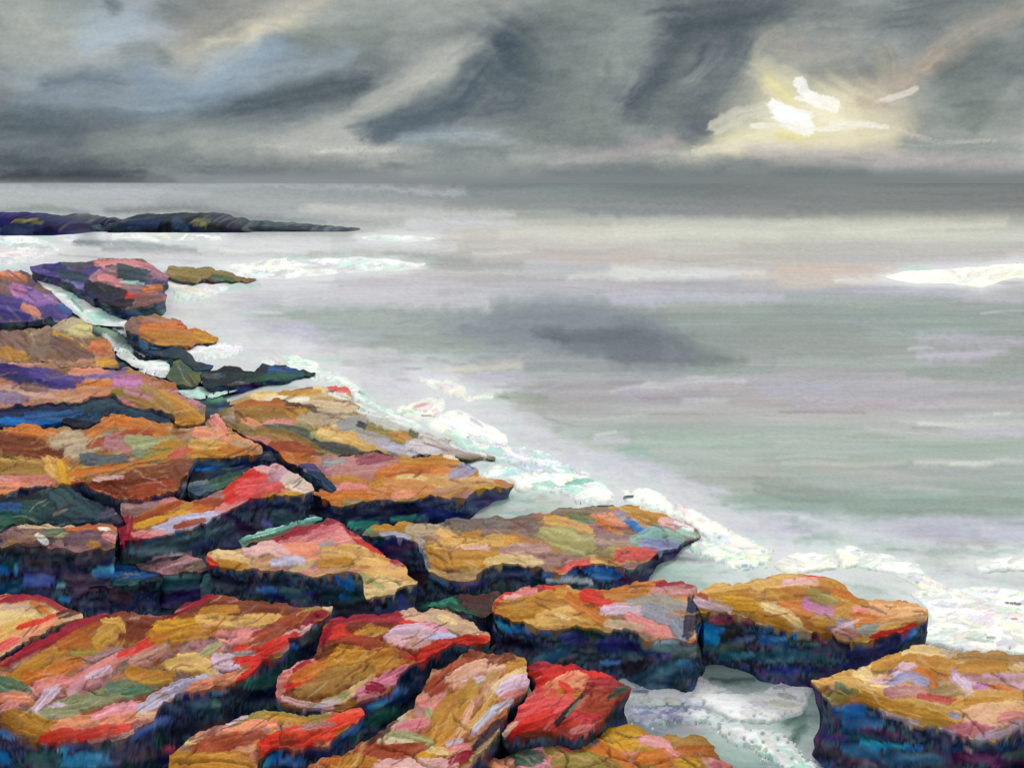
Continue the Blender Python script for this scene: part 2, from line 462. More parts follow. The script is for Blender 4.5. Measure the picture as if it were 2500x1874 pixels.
# ------------------------------------------------------------------ sky: a bank of storm cloud round the horizon
SKY_R = 14000.0
def sky_chart(x, y):
    x = np.asarray(x, float); y = np.asarray(y, float)
    return CX + FPX * np.arctan((x - CX) / FPX), HR - (HR - y) * FPX / np.hypot(FPX, x - CX)
SKY_MARKS = strokes('''
@K
#7f8886 260 0,60 500,40
#a8aca6 210 120,60 260,160 420,130 s.9
#9aa09c 200 60,220 300,230 s.9
#a0acb4 220 420,130 560,120 700,100 s.9
#a3b0ba 160 430,210 600,90 s.8
#6d7474 120 720,30 860,70 1100,10 s.9
#a09f98 150 800,150 1000,60 1250,20 s.9
#6f7878 60 560,230 660,200 720,240 s.9 a.5
#5d6569 50 480,20 530,40 s.9 a.6
#c4bfae 110 1050,140 1250,80 1400,0 s.8
#d6cfb8 70 1080,150 1200,110 1290,60 s.8
#d8cdb0 80 860,330 960,260 1060,200 1100,170 s.7
#cfc8b2 60 870,180 1000,170 1080,190 s.8
#b5b3a8 110 800,260 900,240 950,220 s.9
#b9b6a8 60 700,310 800,330 880,335 s.8
#8f9692 240 1300,120 1600,130 1750,60 s.9
#7d8583 120 1250,180 1500,210 1650,170 s.9
#8d9fae 170 650,340 850,370 1050,280 1200,220 s.8
#95a8b6 120 880,370 1030,290 1160,210 s.7
#98a2a6 150 100,330 350,330 500,300 s.9
#5f6a76 70 200,370 370,340 520,360 s.9 a.8
#7f8c98 180 80,440 350,440 700,430 s.9
#8795a2 150 550,480 850,450 1100,380 s.9
#93a0a8 140 1050,330 1300,300 1500,250 s.9
#566069 110 850,490 1100,450 1400,380 1560,370 s.9
#535b62 90 1050,470 1300,430 1550,380 s.9 a.9
#6b747a 130 700,560 950,530 1200,520 1500,440 s.9
#5a626a 130 0,560 250,560 560,560 s.9
#69727a 120 0,650 200,640 s.9
#8f9693 150 450,640 800,610 1100,600 s.9
#9da29d 140 900,640 1200,640 1600,650 s.9
#a6aaa4 100 1300,560 1500,520 1700,430 s.9
#b0b3ab 170 1650,430 1850,320 2050,180 s.8
#b4b6ad 120 1750,380 1900,300 1980,230 s.8
#9a9f9a 200 1750,150 1950,90 s.9
#8b918e 160 1900,40 2100,30 s.9
#5a6570 140 1650,560 1900,470 2050,400 s.9
#566069 190 2050,380 2150,270 2212,200 s.8
#55606a 110 1560,570 1800,540 2000,500 s.9
#9aa8ae 60 1750,590 2000,580 2212,600 s.9
#b4b7b0 60 1130,640 1400,640 1720,640 s.8 d.45
#c6c8c0 30 1370,650 1550,635 1700,640 s.6 d.55
#6d7476 110 850,720 1200,720 1700,740 s.9
#7a8180 120 400,700 700,720 s.9
#7d8486 100 1700,720 2212,740 s.9
#636b70 70 900,750 1300,760 1650,780 s.9
#4a5158 90 0,700 300,720 600,760 s.9
#23262d 50 0,765 200,765 450,768 600,780 s.8
#3a3f47 50 300,770 600,780 740,785 s.9
@L
#525c65 280 0,200 100,260 s.9
#5a646b 230 40,480 150,430 s.9
#6d7675 260 250,420 300,280 s.9
#7d8481 240 150,60 400,50 s.9
#5f6769 200 750,30 1100,10 1400,20 s.9
#8d9492 150 380,180 500,120 600,60 s.7
#8b928f 110 500,240 530,290 s.7
#525b63 150 520,430 640,300 760,160 s.8
#4c555e 110 540,480 600,380 720,230 s.8
#4c555e 200 700,140 900,120 1150,70 s.8
#6a7274 160 720,300 780,220 s.9
#59626a 200 850,330 960,180 s.9
#6b7376 150 750,470 950,380 s.9
#7a8281 160 700,500 600,480 s.9
#7f8785 220 350,520 250,420 s.9
#747c7a 200 60,600 400,600 s.9
#888d8c 140 1100,200 1400,210 1550,230 s.7
#93958f 110 1050,230 1100,160 1200,140 s.6
#a4a59e 60 1030,270 1050,190 1150,140 s.5
#9a9994 130 1150,220 1300,230 1450,240 s.8
#9c9a94 90 1180,220 1260,230 s.8
#7a8080 180 1350,100 1600,60 s.9
#676e71 110 1700,60 1950,30 s.9
#878b88 150 1900,90 2100,50 2212,20 s.9
#5c646a 90 1300,330 1420,325 1530,320 s.7
#9d9d90 110 1600,240 1600,330 s.5
#b9a793 100 1650,360 1800,290 1950,190 s.7
#a8a196 110 1900,220 2050,120 2212,30 s.8
#6b7272 110 1880,320 2100,200 s.9 a.8
#787f7e 260 2000,400 2212,260 s.9
#7f8684 260 1850,480 2150,500 s.9
#6f7672 90 1950,490 2050,480 s.9
#c0a596 90 1330,370 1480,370 1650,370 s.7
#c2ae9a 90 1450,410 1580,400 s.8
#959890 330 1150,420 1400,480 1650,500 s1
#a0a196 260 1000,560 1300,540 1650,560 s1
#b4b3a2 260 1150,420 1400,470 1550,520 s1
#bdbaa6 200 1000,600 1300,580 1600,580 s1
#c9c5ac 150 1080,310 1200,380 s.9
#d6d2b6 150 1150,380 1260,440 1330,470 s.9
#dcd6b8 170 1400,420 1500,520 s1
#e2dcc0 120 1120,560 1300,560 1480,560 s1
#eae5cc 130 1150,480 1300,510 1450,540 s1 a.7
#e6e2c8 90 950,610 1150,580 1350,600 s1 a.7
#c8c0aa 160 1550,480 1640,560 s1
#d6d3c2 90 880,550 1000,500 1120,470 s.4
#d6d3b4 110 900,630 1100,590 1350,590 s.8
#d8d094 70 1180,590 1280,600 1330,580 s.6
#d6ce98 60 1100,360 1180,400 1230,440 s.6
#d2ccae 110 1350,600 1600,590 s1
#dcd7b8 60 980,650 1200,630 1330,630 s.6
#ffffff 66 1150,450 1190,490 1270,500 s.12
#ffffff 84 1170,490 1240,520 1290,560 s.12
#ffffff 48 1240,350 1290,400 s.12
#fffff8 90 1310,420 1365,460 s.12
#f4f3ec 24 1250,425 1330,425 s.2
#f0efe6 26 1040,545 1160,545 s.2 d.3
#f0efe6 34 1180,545 1300,570 s.2 d.25
#f0efe6 24 1300,555 1450,545 1600,550 s.2 d.35
#eceadd 20 1380,530 1560,540 s.2 d.5
#e8dfd6 40 1560,440 1640,410 1720,390 s.4 d.35
#d7cfc4 26 1630,560 1850,610 2100,605 s.4 d.5
#a8968e 40 1480,430 1600,460 s.8 a.6
#b0a4a2 90 200,700 450,680 700,620 s.9
#d2ccb8 80 640,700 850,670 1050,655 s.7 d.2
#e0dbc6 50 800,660 1000,640 1250,630 s.5 d.2
#b4adae 90 1050,660 1400,670 1900,690 s.9
#a2a6a4 80 0,680 300,690 700,690 s.9
#b0a7a8 60 1900,690 2150,710 s.9
#8d9492 80 1700,620 2200,640 s.9
#6d7577 120 200,760 900,760 1500,760 s.9
#5f686c 100 1150,790 1500,790 1800,800 s.9
#707778 150 1600,800 2000,810 2212,790 s.9
#7f8788 90 0,800 900,790 s.9
''', soft=.9, alpha=.8)
for st in SKY_MARKS:
    if st['soft'] > .5:
        st['w'] *= 1.42; st['soft'] = 1.25
        st['c'] = st['c'] * 1.05 + (np.array([2., 4, 3]) if st['c'].mean() < 150 else 4.)
    st['p'] = np.stack(sky_chart(st['p'][:, 0], st['p'][:, 1]), 1)

us = np.concatenate([np.linspace(CX - FPX * math.pi, -900, 260, endpoint=False), np.arange(-900, 3400, 3.0), np.linspace(3400, CX + FPX * math.pi, 260)])
vs = np.concatenate([np.arange(HR + 14, -150, -3.0)])
gu, gv = np.meshgrid(us, vs)
SP = np.stack([gu.ravel(), gv.ravel()], 1)
wx = (fbm(SP[:, 0] / 260, SP[:, 1] / 200, 5) - .5) * 260
nA = fbm((SP[:, 0] + SP[:, 1] * 1.1 + wx) / 420, (SP[:, 1] - SP[:, 0] * .16 + wx * .4) / 110, 11, 5)
base_sky = np.array([(112, 121, 125), (138, 146, 147), (162, 167, 165), (182, 184, 180)], float)
kk = np.clip(nA * 2.2 - .6, 0, .999) * 3
i0 = kk.astype(int); ff = (kk - i0)[:, None]
sc = base_sky[i0] * (1 - ff) + base_sky[np.minimum(i0 + 1, 3)] * ff
sh = np.zeros(len(SP))
SW = SP + np.stack([fbm(SP[:, 0] / 120, SP[:, 1] / 90, 61) - .5, fbm(SP[:, 0] / 150, SP[:, 1] / 70, 62) - .5], 1) * np.array([60, 30]) * sm(HR, HR - 120, SP[:, 1])[:, None]
paint(SW, sc, sh, SKY_MARKS, 900, 0, rag=.24, streak=1.6, jit=10)
inview = (SP[:, 1] > -60)
sc += ((fbm(SP[:, 0] / 44 + SP[:, 1] / 40, SP[:, 1] / 12, 21) - .5) * 13)[:, None] * np.array([1, 1, .98])
sc += ((vn(SP[:, 0] / 4.2, SP[:, 1] / 3.4, 22) - .5) * 9)[:, None]
hz = np.stack([np.interp(SP[:, 0], [0, 350, 750, 1600, 2500], c) for c in ([148, 150, 146, 130, 130], [154, 156, 152, 138, 138], [158, 160, 156, 140, 139])], 1)
wz = sm(404, 447, SP[:, 1])[:, None] * (.35 + .65 * sm(200, 800, SP[:, 0])[:, None]) + 0 * SP[:, :1]
wz = np.maximum(wz, sm(441, 449, SP[:, 1])[:, None])
sc = sc * (1 - wz) + hz * wz
mu_ = np.array([134., 141, 141]); sc = np.where(SP[:, 1:] < 436, mu_ + (sc - mu_) * 1.17, sc)
az = (SP[:, 0] - CX) / FPX
SV = np.stack([SKY_R * np.sin(az), SKY_R * np.cos(az), CAMH + SKY_R * (HR - SP[:, 1]) / FPX], 1)
nu, nv_ = len(us), len(vs)
jj, ii = np.meshgrid(np.arange(nv_ - 1), np.arange(nu - 1), indexing='ij')
q0 = (jj * nu + ii).ravel()
SQ = np.stack([q0, q0 + 1, q0 + nu + 1, q0 + nu], 1)
M_SKY = bpy.data.materials.new('storm_cloud'); M_SKY.use_nodes = True
n_, l_ = M_SKY.node_tree.nodes, M_SKY.node_tree.links
n_.remove(n_['Principled BSDF'])
em = n_.new('ShaderNodeEmission'); at = n_.new('ShaderNodeAttribute'); at.attribute_name = 'Col'
l_.new(at.outputs['Color'], em.inputs['Color']); l_.new(em.outputs['Emission'], n_['Material Output'].inputs['Surface'])
M_SKY.cycles.emission_sampling = 'NONE'
sky = mesh_from('sky', SV, SQ, s2l(np.clip(sc * .955, 0, 255)) / EXPF, M_SKY)
tag(sky, 'grey storm clouds with a pale yellow break of light', None, None, 'structure')

# ------------------------------------------------------------------ where the foam lies (built at the end, whitens the water round it)
FOAMS = []
def foam_at(name, label, outline, **k): FOAMS.append((name, label, outline, k))
foam_at('surf', 'thick white surf breaking against the golden domed slab', '@G 1400,340 1300,260 1230,190 1450,170 1700,140 1950,130 2150,160 2700,180 2700,700 2150,700 1900,700 1600,665 1360,600 1320,540 1370,450 1440,420', marks="""
@G
#d4ddd8 60 1700,180 1900,250
#c4d0c8 40 1350,620 1600,600
#c8ccc4 50 1700,300 2100,330
#3c4038 26 2050,280 2180,290 d.5
#9aa89c 30 1720,580 1950,610
#8c9488 24 1900,570 1970,580
#c4d4cc 30 1400,560 1700,520
#b4705c 16 2100,415 2160,420""", seed=201, lace=.35)
foam_at('surf', 'white water churning between the gold slab and the red rock', '@F 1090,1080 1200,990 1350,930 1550,895 1750,880 1900,950 2050,1030 2250,1010 @G 120,950 300,920 440,920 410,1060 340,1200 220,1240 90,1270 @F 2200,1290 2050,1260 1900,1180 1760,1120 1560,1110 1380,1130 1200,1130', base=('wh', 'wh', 'pl', 'wh', 'wh'), ang=8, marks="""
@F
#b0acb8 50 1300,1000 1600,950
#c8c4cc 60 1400,960 1650,930
#6c748c 30 1200,1020 1340,1035 d.3
wh 70 1350,1050 1550,1030
wh 90 1800,1080 2050,1090 2200,1070
@G
#cfc6b8 60 80,1120 260,1140
#a8a4b4 40 100,1000 250,980 d.3
#b4b0aa 50 150,1060 280,1080
wh 50 200,950 380,945""", seed=202, wash=.35, lace=.4)
foam_at('surf', 'lacy white foam sliding down to the bottom edge of the stream', '@F 1800,1240 1950,1230 2100,1270 2211,1320 @G 60,1320 200,1370 270,1480 420,1570 600,1720 250,1730 0,1560 @F 2080,1480 1960,1420 1850,1330', base=('wh', 'pl', 'mt', 'wh'), ang=35, seed=203, wash=.35, lace=.75)
foam_at('foam_streak', 'lavender strip of foam over the red rock in front of the navy wall', '@F 770,790 900,800 1060,850 1200,930 1300,985 1120,950 900,850', base=('lv', 'wh', 'lv'), ang=25, seed=204, amp=3, lace=.3)
foam_at('foam_streak', 'white foam wedge under the left end of the navy wall', '@F 280,630 450,650 600,670 660,730 690,780 560,770 430,740 340,680', base=('wh', 'pl', 'lv'), ang=25, seed=205, on=.12, amp=3, lace=.3)
foam_at('foam_streak', 'thin white ripple along the foot of the navy wall', '@F 950,810 1080,795 1250,840 1400,870 1420,890 1200,890 1100,860', base=('wh', 'gl'), ang=12, seed=206, amp=3, lace=.6)
foam_at('surf', 'broad white tongue of foam beyond the brown slab', '@B 1500,450 1640,360 1800,330 1920,400 2120,480 2210,590 2150,700 1930,670 1720,600 1570,520', base=('wh', 'cw', 'wh', 'wh'), ang=25, marks="""
@B
#c4ccc8 26 1850,470 1950,520 d.4
#b8c4bc 24 1900,600 2050,640 d.4
wh 90 1650,430 1850,500 2100,600""", seed=207, lace=.3)
foam_at('surf', 'round white foam clot with rosy streaks beyond the brown slab', '@B 1230,380 1290,310 1460,280 1530,230 1680,260 1690,350 1600,430 1440,440 1320,420', base=('wh', 'cw', 'pl'), ang=-15, marks="""
@B
pk 26 1420,330 1520,310
#5c6058 14 1480,400 1590,410 d.5""", seed=208, amp=3, lace=.4)
foam_at('surf', 'thin pale foam ridge rising above the round foam clot', '@B 1440,40 1580,90 1720,90 1850,150 1900,240 2120,215 2050,260 1870,285 1700,230 1590,190 1480,110', base=('wh', 'cw', 'gl'), ang=25, seed=209, amp=3, lace=.5)
foam_at('surf', 'white foam fringe above the cream slab and navy rock', '@P 1700,1060 1850,1020 2000,1010 2130,1050 2212,1120 @B 700,0 850,50 960,150 1050,260 1200,360 1400,430 1500,500 1440,520 1250,460 1040,380 930,320 880,220 800,150 640,110 540,70 400,30', base=('wh', 'cw', 'mt', 'wh', 'pl', 'wh'), ang=24, marks="""
@B
tl 40 960,200 1080,230
#b8bcb4 30 950,280 1200,400""", seed=210, amp=4, lace=.35)
foam_at('surf', 'tangled white and mint surf between the salmon slab and ochre slab', '@B 1960,900 2100,820 2211,800 @C 80,470 250,490 400,520 560,510 700,520 860,600 960,620 1010,680 1060,760 900,800 720,780 640,720 480,700 360,690 220,700 190,610 60,600 -60,600', base=('wh', 'cw', 'mt', 'wh', 'pl'), ang=4, marks="""
@C
pr 40 730,545 820,545
tl 50 640,640 850,600
mt 60 620,680 760,690
wh 70 230,630 450,580 640,570
wh 80 740,740 900,690 1000,720
#8c9488 30 300,500 440,530 d.3
wh 60 -100,560 100,540""", seed=213, lace=.35)
foam_at('surf', 'white foam bursting over the back edge of the ochre slab', '@C 1060,650 1150,680 1300,650 1480,720 1560,810 1680,920 1740,1010 1640,960 1540,890 1420,865 1270,850 1180,790 1090,740', base=('wh', 'cw', 'wh'), ang=28, marks="""
@C
nk 30 1100,745 1230,740 d.3
wh 80 1230,740 1400,790""", seed=215, lace=.55)
foam_at('surf', 'speckled foam right of the blue mint corner', '@C 1640,1100 1750,1060 1850,1100 2000,1110 2211,1190 @H 60,1080 200,1100 280,1160 230,1240 60,1260 -40,1250 @C 2060,1360 1960,1340 1860,1270 1760,1230 1680,1190', base=('wh', 'cw', 'mt', 'wh'), ang=18, seed=216, lace=.6)
foam_at('surf', 'cream foam mound just behind the golden domed slab', '@H 270,1170 450,1105 740,1100 820,1180 740,1240 560,1265 400,1285 310,1230', base=('cw', 'cream', 'wh'), ang=-5, seed=217, amp=3, lace=.25)
foam_at('surf', 'pale foam arm curling right of the cream foam mound', '@H 840,1140 1000,1105 1200,1125 1390,1180 1480,1290 1680,1360 1800,1430 1500,1430 1280,1330 1080,1240 930,1215', base=('cream', 'gl', 'wh', 'cw'), ang=20, seed=218, amp=3, lace=.3)
foam_at('surf', 'square white foam patch at the right edge above the surf', '@H 1820,1160 1950,1135 2212,1125 2500,1125 2500,1245 2100,1250 1860,1265 1825,1210', base=('wh', 'gl', 'wh'), ang=-3, seed=219, amp=3, lace=.2)
foam_at('surf', 'foam at the tip of the small orange rock', '@P 1200,960 1400,925 1640,920 1660,970 1520,1040 1360,1060 1240,1020', base=('wh', 'pl', 'wh'), ang=5, seed=220, amp=3, lace=.5)
foam_at('foam_channel', 'white and mint channel between the indigo and purple rocks', '@P 160,450 300,480 430,520 590,555 580,600 670,650 760,700 800,735 900,735 830,790 880,830 720,815 560,790 490,710 370,620 290,550', base=('mt', 'wh', 'gl', 'wh', 'wh'), ang=28, marks="""
@P
wh 50 340,510 560,570
wh 44 560,640 720,710
tl 24 480,640 560,720
mt 50 600,750 860,760""", seed=221, on=.11, amp=2.5, lace=.2)
foam_at('surf', 'foam wash between the purple rock and the olive spit', '@P 990,530 1150,510 1350,505 1560,560 1400,630 1220,680 1120,650 1180,590 1050,560', base=('wh', 'pl', 'gl'), ang=5, seed=222, amp=3, lace=.45)
foam_at('breaker', 'short white breaker under the indigo reef rock', '@P 330,180 420,185 510,215 490,262 400,235', base=('wh', 'gl'), ang=12, seed=223, under=(216, 218, 216), amp=2, lace=.3, relief=.002)
foam_at('breaker', 'white breaker along the foot of the navy reef rock', '@P 690,205 880,180 1100,185 1500,215 1480,250 1250,240 1020,245 860,225 720,242', base=('wh', 'gl', 'lg'), ang=2, seed=224, under=(216, 218, 216), amp=2, lace=.35, relief=.002)
foam_at('breaker', 'wide white wash at the left edge below the far reef', '@P -300,210 100,205 300,230 420,300 300,350 150,390 -300,420', base=('wh', 'gl', 'pl', 'wh'), ang=2, marks="""
@P
#e0d6d0 40 0,340 200,330
lg 30 100,270 350,290""", seed=225, under=(216, 218, 216), amp=2, lace=.25, relief=.002)
foam_at('breaker', 'long white breaker ending in a curl in the middle of the bay', '@P 1450,410 1700,390 1950,355 @Q 0,345 200,318 420,312 600,325 780,350 850,345 800,372 740,385 500,395 300,420 100,430 0,445 @P 1800,500 1600,490', base=('wh', 'gl', 'wh'), ang=-2, seed=226, under=(216, 218, 216), amp=1.6, lace=.2, relief=.002)
foam_at('breaker', 'creamy breaker swelling at the right edge of the bay', '@R 1450,430 1600,400 1900,385 2150,357 2600,370 2600,420 2150,440 1980,490 1800,470 1600,465', base=('wh', 'cw', 'cream'), ang=-3, seed=227, under=(220, 218, 208), amp=1.6, lace=.12, relief=.001)
foam_at('breaker', 'short foam streak behind the long curling breaker', '@Q 430,195 600,180 800,185 900,195 850,215 700,220 520,222', base=('wh', 'gl'), ang=-1, seed=228, under=(216, 218, 216), amp=1.6, lace=.2, relief=.001)
foam_at('foam_streak', 'mint and white eddy beside the moss green rock', '@P 760,960 880,980 960,1050 1170,1035 1130,1090 1150,1140 1230,1175 1050,1160 940,1130 880,1080 800,1020', base=('mt', 'wh', 'gl', 'gs'), ang=8, seed=229, on=.11, amp=3, lace=.4)
foam_at('foam_streak', 'small white splash left of the cream slab', '@A 1480,40 1620,15 1740,10 1800,50 1900,40 2060,0 1980,60 1800,90 1680,110 1600,110', base=('wh', 'mt', 'gl', 'tl'), ang=-10, seed=230, on=.11, amp=3, lace=.4)
foam_at('surf', 'broken white foam joining the broad tongue to the mint surf', '1075,1040 1150,1050 1230,1078 1320,1105 1420,1140 1470,1165 1400,1172 1300,1150 1235,1132 1150,1105 1095,1085', base=('wh', 'mt', 'lv', 'wh'), ang=22, seed=232, lace=.6)
foam_at('surf', 'strip of foam trailing from the back of the ochre slab', '1640,1225 1720,1250 1790,1292 1860,1325 1910,1348 1850,1366 1770,1342 1700,1312 1665,1275', base=('wh', 'cw', 'pl'), ang=30, seed=233, lace=.6)
foam_at('surf', 'white foam bridging the cream mound and the curling arm', '2030,1345 2065,1328 2115,1345 2110,1385 2060,1392', base=('wh', 'cw'), ang=10, seed=234, amp=3, lace=.5)
foam_at('surf', 'lilac white foam filling the channel below the churning water', '@F 1080,1140 1200,1110 1500,1130 1750,1130 1900,1200 2000,1260 1900,1300 1750,1290 1500,1290 1350,1320 1200,1270', base=('lv', 'wh', 'bv', 'pl'), ang=4, seed=235, wash=.35, lace=.8)

# ------------------------------------------------------------------ sea
rows_c = np.array([447, 482, 566, 606, 650, 700, 760, 830, 900, 960, 1020, 1090, 1160, 1230, 1300, 1360, 1430, 1520, 1650, 1874, 2300], float)
left_c = np.array([(150,156,160),(172,177,178),(170,176,180),(208,210,209),(210,209,211),(202,201,204),(190,194,192),(192,191,198),(198,194,198),(192,190,193),
                   (170,178,176),(168,178,172),(166,176,172),(168,184,176),(160,176,170),(150,170,164),(120,150,146),(100,124,124),(110,128,130),(120,140,140),(120,140,140)], float)
right_c = np.array([(112,121,123),(120,128,128),(200,200,186),(188,184,176),(190,184,186),(178,178,184),(148,160,154),(150,162,156),(158,162,164),(172,168,172),
                    (176,178,174),(170,182,172),(168,174,168),(150,168,156),(182,182,196),(176,188,180),(184,196,188),(200,208,202),(150,172,164),(130,150,146),(120,140,140)], float)  # right side: painted cloud shadow at the horizon, then cream for the reflected glow
